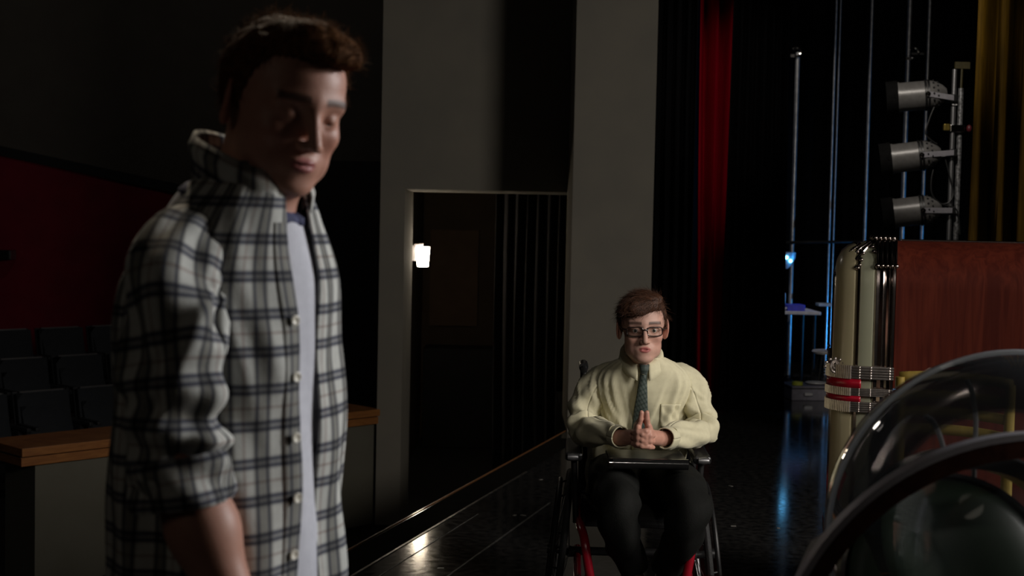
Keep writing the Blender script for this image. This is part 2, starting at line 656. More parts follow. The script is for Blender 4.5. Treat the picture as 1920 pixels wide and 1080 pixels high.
# ------------------------------------------------------------------ drapes
def drape(name, p0, p1, z0, z1, folds, amp, m, label, seed=0, group=None, flare=0.0, dense=10, parent=None, cat='curtain'):
    p0, p1 = Vector(p0), Vector(p1)
    d = (p1 - p0)
    L = d.length
    d.normalize()
    nrml = Vector((d.y, -d.x))
    r = np.random.default_rng(seed)
    n = folds * dense + 1
    zs = np.linspace(z0, z1, 9)
    ph = r.uniform(-.5, .5, folds + 2)
    am = r.uniform(.55, 1.25, folds + 2)
    Pm = []
    for i in range(n):
        t = i / (n - 1)
        row = []
        for z in zs:
            v = (z - z0) / (z1 - z0)
            k = t * folds
            ki = int(min(k, folds - 1))
            a = amp * (am[ki] * (1 - (k - ki)) + am[ki + 1] * (k - ki))
            ang = 2 * math.pi * (k + .25 * math.sin(3 * v + ph[ki]))
            s = math.sin(ang) + .25 * math.sin(2.3 * ang + ph[ki])
            tt = (t - .5) * (1 + flare * (1 - v) ** 2) + .5
            q = p0 + d * (L * tt) + nrml * (a * s)
            row.append((q.x, q.y, z))
        Pm.append(row)
    return G().grid(Pm).build(name, m, parent, smooth=True, label=label, cat=cat, group=group, solid=.006)


X = lambda px, Y: pix(px, 400, Y).x
drape('door_curtain', (X(932, 12.4), 12.4), (X(1110, 12.4), 12.2), HF + .02, 2.6, 9, .05, M_navyvelvet, 'charcoal pleated curtain drawn aside inside the dark doorway', 3)
drape('stage_curtain', (X(1195, 10.95), 11.1), (X(1300, 11.0), 11.0), .02, 7, 6, .06, M_velvet, 'narrow black masking curtain between the grey pillar and the red curtain', 5)
drape('stage_curtain', (X(1296, 11.5), 11.5), (X(1392, 11.5), 11.5), .02, 7, 3, .16, M_redvelvet, 'dark red velvet curtain hanging in narrow folds beside the grey pillar', 8, flare=-.3)
drape('stage_curtain', (X(1374, 11.0), 11.1), (X(1466, 11.0), 11.0), .02, 7, 7, .06, M_velvet, 'black masking curtain at the opening to the lit wing', 12, flare=.3)
drape('stage_curtain', (X(1830, 8.2), 8.2), (X(2010, 8.2), 7.8), .02, 7, 5, .13, M_gold, 'gold curtain hanging behind the wooden jukebox', 4, flare=.1)
drape('stage_curtain', (1.6, 15.6), (6.5, 15.2), .02, 7, 22, .08, M_velvet, 'wide black backdrop closing the wing behind the pipes', 15)

# ------------------------------------------------------------------ wall lamp in the doorway
lc = pix(793, 479, 12.1)
t = empty('wall_lamp', (lc.x, lc.y, lc.z - .1), 0, 'lit wall lamp with glowing white shade inside the dark doorway', 'lamp')
g = G().lathe([(0, -.005), (.050, 0), (.062, .175), (.058, .178), (0, .17)], 24)
g.build('lamp_shade', emit_mat('glowing_shade', (1.0, 0.86, 0.66), 24.0), t, smooth='auto')
G().box((-.115, .0, .12), (.10, .03, .14)).tube([(-.08, 0, .19), (0, 0, .195)], .012).build('bracket', mat('pale_bracket', (.5, .48, .5), .4), t)
bl = lamp('wall_lamp_light', 'POINT', (lc.x + .02, lc.y - .02, lc.z + .2), None, 2.2, (1.0, .82, .6), .06)
sc = pix(547, 383, 16.7)
t = empty('wall_sconce', (sc.x, sc.y, sc.z), 0, 'dim yellow sconce on the house wall past the standing man', 'lamp')
G().lathe([(0, -.06), (.05, -.05), (.09, .05), (.085, .055), (0, .04)], 20).build('lamp_shade', emit_mat('dim_yellow_shade', (0.8, 0.6, 0.08), 0.10), t, smooth='auto')
G().box((0, .11, 0), (.06, .14, .08)).build('bracket', M_blackmetal, t)

# ------------------------------------------------------------------ low wall with wooden cap in front of the seats
wa, wb = pixz(66, 870, -.12), pixz(703, 793, -.12)
wd = (wb - wa).normalized()
wn = Vector((wd.y, -wd.x, 0))
def quad(a, b, o0, o1):
    return [(a + wn * o1), (b + wn * o1), (b + wn * o0), (a + wn * o0)]
t = empty('parapet_wall', ((wa.x + wb.x) / 2, (wa.y + wb.y) / 2, HF), 0, 'low grey wall with an orange wooden cap in front of the seats', 'wall')
org = Vector((t.location.x, t.location.y, 0))
G().prism([(v.x - org.x, v.y - org.y) for v in quad(wa, wb, -.42, 0)], 0, -.12 - HF, None).build('wall_body', mat('dim_plaster', (0.16, 0.15, 0.115), 0.85, 0, (0.145, 0.135, 0.10), 3, 0.06, 90), t)
for z0, z1, o in ((-.12, -.062, .05), (-.055, 0.0, .06)):
    G().prism([(v.x - org.x, v.y - org.y) for v in quad(wa - wd * .12, wb + wd * .02, -.46, o)], z0 - HF, z1 - HF).build('wooden_cap', M_wood_trim, t, bevel=.004)
G().prism([(v.x - org.x, v.y - org.y) for v in quad(wa - wd * .12, wb + wd * .02, -.44, .035)], -.062 - HF, -.055 - HF).build('cap_joint', M_black, t)

# ------------------------------------------------------------------ theatre seats
M_seat = mat('dark_seat_cloth', (0.010, 0.013, 0.017), 0.8, 0, (0.014, 0.017, 0.022), 30, 0.2, 200)
M_seatshell = mat('dark_seat_shell', (0.02, 0.022, 0.025), 0.35, 0, (0.03, 0.03, 0.033), 30)


def padded(w, h, t, bow=.02, n=8):
    P = []
    for i in range(n + 1):
        u = -1 + 2 * i / n
        row = []
        for j in range(n + 1):
            v = -1 + 2 * j / n
            e = (1 - abs(u) ** 4) * (1 - abs(v) ** 4)
            row.append((u * w / 2, -t * .5 - bow * e, h / 2 + v * h / 2))
        P.append(row)
    g = G().grid(P)
    g.box((0, 0, h / 2), (w, t, h))
    return g


def make_seat():
    s = empty('theatre_seat')
    b = padded(.50, .52, .07).build('backrest', M_seat, s, smooth='auto')
    b.location = (0, .12, .36)
    b.rotation_euler = (R(-12), 0, 0)
    G().box((0, .045, .265), (.51, .02, .55)).build('back_shell', M_seatshell, b)
    G().tube([(-.21, -.01, .528), (.21, -.01, .528)], .010, 8).build('top_glint_rail', M_steel, b, smooth='auto')  # steel rail added so the seat tops show thin bright highlight lines
    c = padded(.46, .44, .07).build('seat_cushion', M_seat, s, smooth='auto')
    c.location = (0, .02, .34)
    c.rotation_euler = (R(-22), 0, 0)
    for sx in (-1, 1):
        G().box((sx * .255, -.05, .60), (.04, .34, .035)).build('armrest', M_seatshell, s, bevel=.008)
        G().box((sx * .255, .03, .29), (.035, .16, .58)).build('leg', M_seatshell, s)
    return s


rown = Vector((-wn.x, -wn.y, 0))            # away from the stage
angs = math.atan2(wd.y, wd.x)
proto = None
base = pixz(100, 737, HF + .88)
names = ('front row', 'second row', 'third row', 'fourth row', 'fifth row')
for r_ in range(3):
    z = HF + .2 * r_
    ctr = Vector((base.x, base.y, 0)) + rown * (.95 * r_)
    a, b = ctr - wd * 2.2 - rown * .35, ctr + wd * 3.1 - rown * .35
    if r_:
        G().prism([(v.x, v.y) for v in (a, b, b + rown * .95, a + rown * .95)], HF, z).build('house_riser', M_black, kind='structure')
    for k in range(-3, 5):
        p = ctr + wd * (.59 * k + (.28 if r_ % 2 else 0))
        if p.x > -1.9 or p.y > 16.4:
            continue
        s = make_seat() if proto is None else copy_tree(proto)
        proto = proto or s
        s.location = (p.x, p.y, z)
        s.rotation_euler = (0, 0, angs)
        tag(s, 'dark folding theatre seat in the %s behind the low wall' % names[r_], 'theatre seat', 'theatre seats in the %s' % names[r_])
# small black loudspeaker on the red wall
q = pix(2, 473, 16.8)
t = empty('wall_box', (q.x, q.y, q.z - .1), 0, 'small black box fixed to the dark red wall', 'wall box')
G().box((0, 0, .07), (.30, .22, .12)).build('housing', M_blackplastic, t, bevel=.01)
G().box((.153, 0, .07), (.006, .18, .11)).build('end_plate', M_steel, t)
# ------------------------------------------------------------------ people
def rotm(yaw, pitch, roll):
    """columns: forward, left, up of the head in body coordinates"""
    return np.array(Matrix.Rotation(yaw, 3, 'Z') @ Matrix.Rotation(pitch, 3, 'Y') @ Matrix.Rotation(roll, 3, 'X'))


def head_sdf(p, jaw=1.0, ear=1.0, slit=.0038, slz=-.001, mouth=.0012, lips=1.0):
    ay = np.abs(p[:, 1])
    q = p.copy()
    q[:, 1] = ay
    d = ell(p, (-.012, 0, .030), (.098, .077, .088))
    d = smin(d, ell(p, (.028, 0, .035), (.062, .064, .066)), .03)
    d = smin(d, ell(p, (.034, 0, -.035), (.054, .058 * jaw, .080)), .03)
    d = smin(d, ell(q, (.022, .034 * jaw, -.070), (.050, .026, .032)), .03)      # jaw corners
    d = smin(d, ell(p, (.071, 0, -.098), (.022, .029 * jaw, .019)), .022)          # chin
    d = smin(d, ell(q, (.058, .044, -.026), (.024, .018, .016)), .02)              # cheekbones
    d = smin(d, cone(q, (.086, .0, .022), (.073, .046, .021), .011, .009), .016)   # brow
    d = smax(d, -ell(q, (.106, .033, .001), (.026, .019, .013)), .014)             # sockets
    d = smin(d, ball(q, (.0745, .032, .0), .0142), .006)                           # lids
    d = smax(d, -ell(q, (.0925, .032, slz), (.009, .0125, slit)), .002)         # eye slit
    d = smin(d, cone(p, (.089, 0, .014), (.112, 0, -.034), .0065, .0100), .010)    # nose
    d = smin(d, ell(q, (.1005, .0115, -.038), (.011, .0075, .0075)), .006)         # alae
    d = smax(d, -ell(q, (.105, .0065, -.0475), (.006, .0035, .005)), .003)
    d = smin(d, ell(p, (.079, 0, -.066), (.0155, .029, .020)), .015)                # muzzle
    d = smin(d, ell(p, (.0920, 0, -.0610), (.0075, .0195 * lips, .0042)), .004)            # upper lip
    d = smin(d, ell(p, (.0912, 0, -.0710), (.0078, .0165 * lips, .0050)), .004)            # lower lip
    d = smax(d, -ell(p, (.103, 0, -.0655), (.011, 0.013 if mouth > .002 else .023, mouth)), .003)
    # ears
    e0 = q - np.array((-.012, .080, -.006))
    ca, sa = math.cos(.45), math.sin(.45)
    e = np.stack([e0[:, 0] * ca + e0[:, 1] * sa, -e0[:, 0] * sa + e0[:, 1] * ca, e0[:, 2] - .2 * e0[:, 0]], -1)
    de = ell(e, (0, 0, 0), (.021 * ear, .0065, .033 * ear))
    de = smin(de, ell(e, (.003, -.001, -.022), (.012, .007, .014)), .006)
    de = smax(de, -ell(e, (.003, .006, .004), (.013, .0055, .021)), .004)
    d = smin(d, de, .007)
    return d


def head_col(p, skin, lip, brow, browthick=.0036):
    ay = np.abs(p[:, 1])
    col = np.tile(np.array(skin, np.float32), (len(p), 1))

    def mixin(mask, c):
        m = np.clip(mask, 0, 1)[:, None]
        col[:] = col * (1 - m) + np.array(c, np.float32) * m

    red = np.exp(-((ay - .045) / .02) ** 2 - ((p[:, 2] + .035) / .025) ** 2) * (p[:, 0] > .03) * .35
    mixin(red, np.array(skin) * (1.0, .72, .68))
    mixin(np.clip((ay - .077) / .006, 0, 1) * (np.abs(p[:, 2]) < .05) * .5, np.array(skin) * (1.0, .62, .55))
    lm = (1 - np.clip((((p[:, 1] / .021) ** 2 + ((p[:, 2] + .066) / .0108) ** 2) - .75) / .35, 0, 1)) * (p[:, 0] > .082)
    mixin(lm, lip)
    arc = .0265 - 3.2 * (ay - .030) ** 2
    bm = (1 - np.clip((np.abs(p[:, 2] - arc) - browthick) / .0035, 0, 1)) * (ay > .012) * (ay < .056) * (p[:, 0] > .055)
    mixin(bm * .82, brow)
    return col


HL_A = ([0, 25, 45, 62, 74, 84, 93, 106, 120, 140, 180], [.080, .077, .068, .045, .008, -.022, .018, .028, -.030, -.058, -.066])
HL_B = ([0, 25, 45, 62, 74, 84, 93, 106, 120, 140, 180], [.064, .058, .040, .030, .010, -.020, .022, .026, -.025, -.055, -.066])


def hair_mesh(pts_fn, hl, lo, hi, h, seed):
    def f(p):
        d = pts_fn(p)
        az = np.degrees(np.arctan2(np.abs(p[:, 1]), p[:, 0] + .005))
        line = np.interp(az, hl[0], hl[1]) + .004 * np.sin(az * 1.1 + 40 * p[:, 1])
        return smax(d, (line - p[:, 2]) * .75, .006)
    return nets(f, lo, hi, h), f


def grad(f, p, e=1e-3):
    g = np.stack([f(p + np.array(d) * e) - f(p - np.array(d) * e) for d in ((1, 0, 0), (0, 1, 0), (0, 0, 1))], -1)
    return g / (nrm(g)[:, None] + 1e-9)


def strands(V, N, comb, n, length, lift, width, seed, curl=0.0, sel=None):
    r = np.random.default_rng(seed)
    idx = np.arange(len(V)) if sel is None else np.where(sel)[0]
    ii = r.choice(idx, n)
    Vs, Fs = [], []
    for i in ii:
        p, nn = V[i], N[i]
        c = comb(p)
        c = c - nn * (c @ nn) + r.normal(size=3) * .28
        c /= np.linalg.norm(c) + 1e-9
        L = length * r.uniform(.6, 1.3)
        side = np.cross(c, nn)
        side /= np.linalg.norm(side) + 1e-9
        b = len(Vs)
        lf = lift * r.uniform(.3, 1.3)
        cu = r.normal() * curl
        k = 4
        for j in range(k):
            s = j / (k - 1)
            q = p - nn * .002 + c * L * s + nn * (lf * L * (s - .55 * s * s)) + side * cu * L * s * s
            w = width * (1 - .85 * s)
            Vs += [q - side * w, q + side * w, q + nn * w]
        for j in range(k - 1):
            o = b + 3 * j
            for a in range(3):
                a2 = (a + 1) % 3
                Fs.append((o + a, o + a2, o + 3 + a2, o + 3 + a))
    return Vs, Fs


def sleeve(path, radii, n_s, n_t, disp, uv0=(0, 0), squash=1.0, twist=0.0):
    """cloth tube; disp(s, theta) in metres. returns grid rows and uv"""
    P = spline(path, n_s)
    rr = spline([[a, 0, 0] for a in radii], n_s)[:, 0]
    T = np.gradient(P, axis=0)
    T /= np.linalg.norm(T, axis=1)[:, None]
    ref = np.array((1.0, 0, 0))
    rows, uvs = [], []
    acc = 0
    for i in range(n_s):
        u = ref - T[i] * (ref @ T[i])
        u /= np.linalg.norm(u)
        ref = u
        v = np.cross(T[i], u)
        if i:
            acc += np.linalg.norm(P[i] - P[i - 1])
        row, ur = [], []
        for j in range(n_t + 1):
            th = 2 * math.pi * j / n_t
            r = rr[i] + disp(i / (n_s - 1), th % (2 * math.pi), acc)
            row.append(P[i] + (u * math.cos(th) * squash + v * math.sin(th)) * r)
            ur.append((uv0[0] + th * .078, uv0[1] + acc))
        rows.append(row)
        uvs.append(ur)
    return rows, uvs


def grid_obj(name, rows, uvs, m, parent, **k):
    n, mm = len(rows), len(rows[0])
    V = [tuple(map(float, p)) for r_ in rows for p in r_]
    uv = [u for r_ in uvs for u in r_]
    F = [(i * mm + j, i * mm + j + 1, (i + 1) * mm + j + 1, (i + 1) * mm + j) for i in range(n - 1) for j in range(mm - 1)]
    return make(name, V, F, m, parent, uv=uv, smooth=True, **k)


def torso_fn(rings):
    A = np.array(rings, float)

    def f(z, th, off=0.0, sq=2.25):
        i = np.interp(z, A[:, 0], np.arange(len(A)))
        # smooth interpolation of ring parameters
        k = len(A)
        i0 = int(min(max(math.floor(i), 0), k - 2))
        u = i - i0
        p = [A[min(max(i0 + d, 0), k - 1), 1:] for d in (-1, 0, 1, 2)]
        q = .5 * (2 * p[1] + (p[2] - p[0]) * u + (2 * p[0] - 5 * p[1] + 4 * p[2] - p[3]) * u ** 2 + (3 * p[1] - p[0] - 3 * p[2] + p[3]) * u ** 3)
        cx, rx, ry = q
        c, s = math.cos(th), math.sin(th)
        e = (abs(c) ** sq + abs(s) ** sq) ** (-1 / sq)
        return np.array((cx + (rx + off) * e * c, (ry + off) * e * s, z))
    return f


def collar(neck, z, half_gap, h_stand, fall, spread, tip, uvk, n=60, tiltf=0.0, flare=.012):
    """folded shirt collar around the ring neck(th)->(x,y), open half_gap either side of th0"""
    rows, uvs = [], []
    a0, a1 = half_gap
    for i in range(n + 1):
        t = i / n
        th = a0 + (a1 - a0) * t
        x, y = neck(th)
        c, s = math.cos(th), math.sin(th)
        e = abs(2 * t - 1) ** 3
        zt = z + h_stand - tiltf * c
        f = fall + tip * e
        r_out = spread * (1 + .5 * e)
        row = [(x, y, z - .006 - tiltf * c), (x + c * .003, y + s * .003, zt - .004), (x + c * .007, y + s * .007, zt + .002), (x + c * (.012 + r_out * .3), y + s * (.012 + r_out * .3), zt - f * .25),
               (x + c * (flare + r_out * .7), y + s * (flare + r_out * .7), zt - f * .65), (x + c * (flare + r_out), y + s * (flare + r_out), zt - f)]
        rows.append(row)
        uvs.append([(th * uvk, k * .015) for k in range(6)])
    return rows, uvs


def eye_obj(c, Rm, hp, parent, look=(1, 0, 0), iris=(.12, .10, .07)):
    g = G().ball((0, 0, 0), .0122, 20, 14)
    V = np.array(g.V)
    lk = np.array(look) / np.linalg.norm(look)
    dt = V @ lk / .0122
    col = np.where(dt[:, None] > .955, np.array((.01, .01, .01)), np.where(dt[:, None] > .86, np.array(iris), np.array((.72, .68, .64))))
    W = (V + np.array(c)) @ Rm.T + hp
    return make('eye', W, g.F, M_eye, parent, col=col, smooth=True)


M_eye = mat('eye', (1, 1, 1), .15, 0, (.97, .97, .97), 50, attr='Col')
M_skinA = mat('skin', (1, 1, 1), .48, 0, (.93, .90, .89), 60, .06, 400, attr='Col', spec=.4)
for n_ in M_skinA.node_tree.nodes:
    if n_.type == 'BSDF_PRINCIPLED':
        n_.inputs['Subsurface Weight'].default_value = .06
        n_.inputs['Subsurface Radius'].default_value = (.012, .004, .002)
M_hairA = mat('brown_hair', (.13, .055, .020), .7, 0, (.07, .028, .010), 90, .3, 260, spec=.06)
M_hairB = mat('chestnut_hair', (.075, .032, .017), .5, 0, (.04, .017, .009), 90, .3, 260, spec=.25)

# ================================================================== standing man in the check shirt
YA = R(-20)
A = empty('person', (-.412, 1.95, 0), YA, 'standing man in an open plaid shirt over a white tee looking down', 'person', None)
HA = np.array((.078, .006, 1.668))
RA = rotm(R(-31), R(15), R(-5))
rings_A = [(.80, .0, .142, .188), (.95, .0, .143, .185), (1.10, .0, .140, .181), (1.25, .0, .138, .181), (1.35, .0, .134, .182), (1.42, .004, .126, .178), (1.475, .012, .110, .152),
           (1.515, .020, .096, .122), (1.545, .028, .082, .096), (1.57, .034, .072, .078), (1.585, .036, .067, .070)]
tor_ = torso_fn(rings_A)
tor = lambda z, th, off=0.0: tor_(z, th, off, float(np.interp(z, [1.3, 1.5], [2.8, 2.25])))


def handpart(wr, dirv, thumb_side, curl=.5, palmn=(0, 1, 0), size=1.0):
    d = np.array(dirv, float)
    d /= np.linalg.norm(d)
    n_ = np.array(palmn, float)
    n_ -= d * (n_ @ d)
    n_ /= np.linalg.norm(n_)
    s = np.cross(d, n_) * thumb_side
    wr = np.array(wr)
    prims = [('e', wr + d * .05 * size, d, s, n_)]
    segs = []
    for k, (off, L) in enumerate(((.030, .072), (.010, .080), (-.010, .074), (-.028, .058))):
        a = wr + d * .085 * size + s * off * size
        prev = a - d * .03
        segs.append((prev, a, .0105, .0098))
        dd = d.copy()
        for j, fr in enumerate((.45, .32, .23)):
            c_, s_ = math.cos(curl * (.8 + .1 * k)), math.sin(curl * (.8 + .1 * k))
            dd = dd * c_ + n_ * s_ * (1 if j == 0 else .9)
            dd = dd / np.linalg.norm(dd)
            b = a + dd * L * fr * size
            segs.append((a, b, .0096 - .001 * j, .0088 - .001 * j))
            a = b
    t0 = wr + d * .025 * size + s * .025 * size
    t1 = t0 + (d * .7 + s * .6 + n_ * .35) * .042 * size
    t2 = t1 + (d * .95 + s * .1 + n_ * .4) * .030 * size
    t3 = t2 + (d * .95 - s * .1 + n_ * .4) * .024 * size
    segs += [(t0, t1, .0145, .0115), (t1, t2, .0112, .0102), (t2, t3, .0102, .0085)]

    def f(p):
        o = p - (wr + d * .05 * size)
        loc = np.stack([o @ d, o @ s, o @ n_], -1)
        dd_ = ell(loc, (0, 0, 0), (.056 * size, .042 * size, .0165 * size))
        for a, b, ra, rb in segs:
            dd_ = smin(dd_, cone(p, a, b, ra * size, rb * size), .006)
        return dd_
    return f


elb, wri = np.array((.050, -.206, 1.19)), np.array((.160, -.195, .925))
elb2, wri2 = np.array((-.075, .20, 1.18)), np.array((-.03, .20, .92))
hfA = handpart(wri, (.12, .05, -1), 1, .45, (0, 1, 0))
hfA2 = handpart(wri2, (.05, -.05, -1), -1, .45, (0, -1, 0))


def bodyA(p):
    q = (p - HA) @ RA
    d = head_sdf(q, 1.08, 1.0, .0016, -.005)
    nb = np.array((.030, 0, 1.52))
    d = smin(d, cone(p, nb, HA + RA @ np.array((-.028, 0, -.055)), .058, .054), .03)
    d = smin(d, cone(p, (.055, .0, 1.50), HA + RA @ np.array((.012, 0, -.085)), .044, .036), .02)
    # trunk and arms under the clothes
    d = smin(d, ell(p, (.0, 0, 1.22), (.100, .140, .34)), .05)
    for e, w_, s in ((elb, wri, -1), (elb2, wri2, 1)):
        d = smin(d, cone(p, (.0, s * .125, 1.42), e, .052, .045), .04)
        d = smin(d, cone(p, e, e + (w_ - e) * .35, .043, .042), .02)
        d = smin(d, cone(p, e + (w_ - e) * .35, w_, .042, .028), .03)
    d = smin(d, hfA(p), .02)
    return smin(d, hfA2(p), .02)


V, F = nets(bodyA, (-.16, -.30, .70), (.26, .30, 1.80), .003)
qh = (V - HA) @ RA
skinA = (.50, .255, .185)
col = head_col(qh, skinA, (.40, .13, .12), (.03, .016, .010))
neckm = np.clip((-.11 - qh[:, 2]) / .02, 0, 1)[:, None]
col = col * (1 - neckm) + np.array(skinA) * neckm
make('body', V, F, M_skinA, A, col=col, smooth=True)
for s in (-1, 1):
    eye_obj((.0742, s * .032, -.0015), RA, HA, A, (1, 0, -.45))


def hair_fnA(p):
    d = ell(p, (-.012, 0, .032), (.105, .086, .096))
    d = smin(d, ell(p, (.045, .005, .098), (.055, .058, .030)), .025)
    d = smin(d, ell(p, (.085, .012, .092), (.022, .045, .022)), .02)
    d = smin(d, ell(p, (.060, -.012, .112), (.026, .03, .014)), .015)
    return d + .0022 * wob(p, 260, 3) + .003 * wob(p, 110, 4)


(Vh, Fh), fh = hair_mesh(hair_fnA, HL_A, (-.15, -.12, -.10), (.14, .12, .17), .0032, 1)
Nh = grad(fh, Vh)
hair = make('hair', Vh @ RA.T + HA, Fh, M_hairA, A, smooth=True)
combA = lambda p: np.array((.9 if p[2] > .08 and p[0] > .0 else -.1, .25 * np.sign(p[1]) * (p[2] < .1), .55 if p[0] > .05 else -.5 if p[2] < .09 else .0))
Vs, Fs = strands(Vh, Nh, combA, 5200, .017, .55, .00055, 5, .35, sel=Vh[:, 2] > np.interp(np.degrees(np.arctan2(np.abs(Vh[:, 1]), Vh[:, 0] + .005)), *HL_A) + .002)
make('hair_strands', np.array(Vs) @ RA.T + HA, Fs, M_hairA, hair, smooth=True, kind='stuff')

# --- shirt
CREAM, NAVY, OLIVE, GREYB = (.60, .60, .56), (.10, .12, .25), (.32, .31, .29), (.36, .36, .40)
PER = .0505
pl_lines = []
for ax in (0, 1):
    wid = .0105 if ax == 0 else .0062
    pl_lines += [(ax, PER, .012, wid, .004, OLIVE if ax == 0 else GREYB, .85),
                 (ax, PER, .012 - wid * .75, .0013, .0013, NAVY, .85), (ax, PER, .012 + wid * .75, .0013, .0013, NAVY, .85),
                 (ax, PER * 2, .037, .0012, .0015, (.45, .30, .28), .55)]
M_plaid = plaid_mat('plaid_cotton', CREAM, pl_lines)
gapR, gapL = R(-15), R(5)


def gap(z):
    k = np.interp(z, [.8, 1.2, 1.36, 1.50, 1.60], [0, 0, .0, .06, .12])
    return gapR - k * 1.1, gapL + k * .9 + .03


def dispA(z, th, s):
    d = .006 * math.sin(5 * th + 2.2 * math.sin(3 * z + 1)) * np.interp(z, [.8, 1.3, 1.5], [1, .7, .2])
    d += .004 * math.sin(11 * th + 9 * z) * np.interp(z, [.8, 1.3, 1.5], [1, .6, .1])
    d += .004 * math.sin(26 * z + 4 * th + 1.5 * math.sin(7 * th)) * np.interp(z, [1.0, 1.3, 1.5], [.6, 1, .3])
    # drag folds from the near shoulder down to the placket
    d += .007 * math.exp(-((th + .9 - (1.48 - z) * 2.2) / .10) ** 2) * np.interp(z, [1.2, 1.35, 1.5], [0, 1, .4])
    d += .006 * math.exp(-((th + 1.15 - (1.48 - z) * 2.0) / .08) ** 2) * np.interp(z, [1.15, 1.35, 1.5], [0, 1, .4])
    return d


rows, uvs = [], []
for i in range(111):
    z = .80 + .785 * i / 110
    g0, g1 = gap(z)
    row, ur = [], []
    for j in range(181):
        th = g1 + (2 * math.pi + g0 - g1) * j / 180
        lift = .002 * math.exp(-((j / 180) / .05) ** 2) + .006 * math.exp(-((1 - j / 180) / .05) ** 2)
        p = tor(z, th, dispA(z, (th + math.pi) % (2 * math.pi) - math.pi, 0) + lift * np.interp(z, [.8, 1.4, 1.55], [1, .8, .2]))
        row.append(p)
        ur.append((.171 * (th - (2 * math.pi + gapR)) + .024, z))
    rows.append(row)
    uvs.append(ur)
shirt = grid_obj('shirt', rows, uvs, M_plaid, A, solid=.003)
# placket strip with buttons along the near opening
prow, puv, btn = [], [], []
for i in range(81):
    z = .80 + .70 * i / 80
    g0, _ = gap(z)
    lift = .006 * np.interp(z, [.8, 1.4, 1.55], [1, .8, .2])
    prow.append([tor(z, g0 + k, dispA(z, g0 + k, 0) + lift * math.exp(-((-k / 5.9) / .05) ** 2) + .0012) for k in (-.19, -.13, -.06, .0)])
    puv.append([(.171 * k + .024, z) for k in (-.19, -.13, -.06, .0)])
grid_obj('placket', prow, puv, M_plaid, shirt, solid=.002)
M_btn = mat('pearl_button', (.85, .80, .68), .3, 0, (.75, .70, .58), 40)
for py in (607, 714, 829, 943, 1053, 1160):
    z = CAM_H - (py - 424) / 1365
    g0, _ = gap(z)
    p = tor(z, g0 - .085, .006 + dispA(z, g0 - .085, 0) + .005)
    p2 = tor(z, g0 - .085, .05)
    G().lathe([(0, .0), (.0055, .0), (.0072, .0012), (.0072, .0026), (.0056, .003), (.0040, .0020), (0, .0020)], 16, frame(p, Vector(p2 - p))).build('button', M_btn, shirt, smooth='auto')
neckA = lambda th: tuple(tor(1.57, th)[:2])
rows, uvs = collar(neckA, 1.560, (R(16), R(360 - 34)), .034, .055, .004, .034, .08, tiltf=.036, flare=.005)
grid_obj('collar', rows, uvs, M_plaid, shirt, solid=.003)


def dispS(seed, k_el=1.0):
    r = np.random.default_rng(seed)
    ph = r.uniform(0, 6.28, 6)

    def f(s, th, acc):
        el = math.exp(-((s - .78) / .20) ** 2)
        d = .010 * k_el * el * math.sin(46 * s + 1.6 * math.sin(th + ph[0]) + ph[1]) * (.65 + .35 * math.cos(th - .3))
        d += .008 * math.exp(-((s - .45) / .25) ** 2) * math.sin(17 * s + 2.2 * th + ph[2])
        d += .005 * math.sin(3 * th + 9 * s + ph[3]) + .003 * math.sin(7 * th - 15 * s + ph[4])
        for c0, sl, a, s0 in ((.6, 5.0, .010, .45), (5.6, -4.0, .008, .55), (1.4, 3.0, .007, .7), (6.0, 6.0, .009, .35)):
            u = (th - c0 - sl * (s - s0) + math.pi) % (2 * math.pi) - math.pi
            d += a * math.exp(-(u / .16) ** 2) * math.exp(-((s - s0) / .22) ** 2)
        d *= min(1, s * 5)
        return d
    return f


sl_path = [(.005, -.085, 1.485), (.006, -.130, 1.462), (.020, -.172, 1.410), (.034, -.194, 1.34), (.046, -.202, 1.27), (.048, -.206, 1.20), (.058, -.206, 1.130)]
sl_r = [.040, .056, .067, .065, .062, .060, .056]
rows, uvs = sleeve(sl_path, sl_r, 110, 72, dispS(21), (.02, .015))
grid_obj('sleeve', rows, uvs, M_plaid, shirt, solid=.003)
cuff_path = [(.050, -.206, 1.190), (.056, -.206, 1.160), (.061, -.206, 1.128)]
rows, uvs = sleeve(cuff_path, [.062, .066, .061], 22, 64, lambda s, th, a: .004 * math.sin(4 * th + 6 * s) + .003 * math.sin(9 * s), (.3, .01))
grid_obj('rolled_cuff', rows, uvs, M_plaid, shirt, solid=.005)
mir = [(x - .10 * min(1, (1.49 - z) / .15), -y * .96, z) for x, y, z in sl_path]
rows, uvs = sleeve(mir, sl_r, 60, 48, dispS(33), (.02, .015))
grid_obj('sleeve', rows, uvs, M_plaid, shirt, solid=.003)
# --- tee
rings_T = [(z, cx, rx - .006, ry - .013) for z, cx, rx, ry in rings_A]
tt = torso_fn(rings_T)
M_tee = mat('white_tee', (.66, .66, .72), .85, 0, (.6, .6, .66), 60, .1, 300, spec=.2)
rows, uvs = [], []
for i in range(61):
    z = .84 + .688 * i / 60
    rows.append([tt(z, 2 * math.pi * j / 96, .003 * math.sin(6 * j / 96 * 6.28 + 14 * z)) for j in range(97)])
    if i > 50:
        rows[-1] = [p_ + np.array((0, 0, -.022 * math.cos(2 * math.pi * j / 96) * (i - 50) / 10)) for j, p_ in enumerate(rows[-1])]
    uvs.append([(j * .01, z) for j in range(97)])
tee = grid_obj('tee_shirt', rows, uvs, M_tee, A)
rb = []
for j in range(49):
    th = 2 * math.pi * j / 48
    c, s = math.cos(th), math.sin(th)
    b0 = tt(1.528, th)
    cz = 1.528 - .022 * c
    row = [(b0[0] + dx * c, b0[1] + dx * s, cz + dz) for dx, dz in ((.003, -.010), (.003, 0), (-.006, .007), (-.014, .010))]
    rb.append(row)
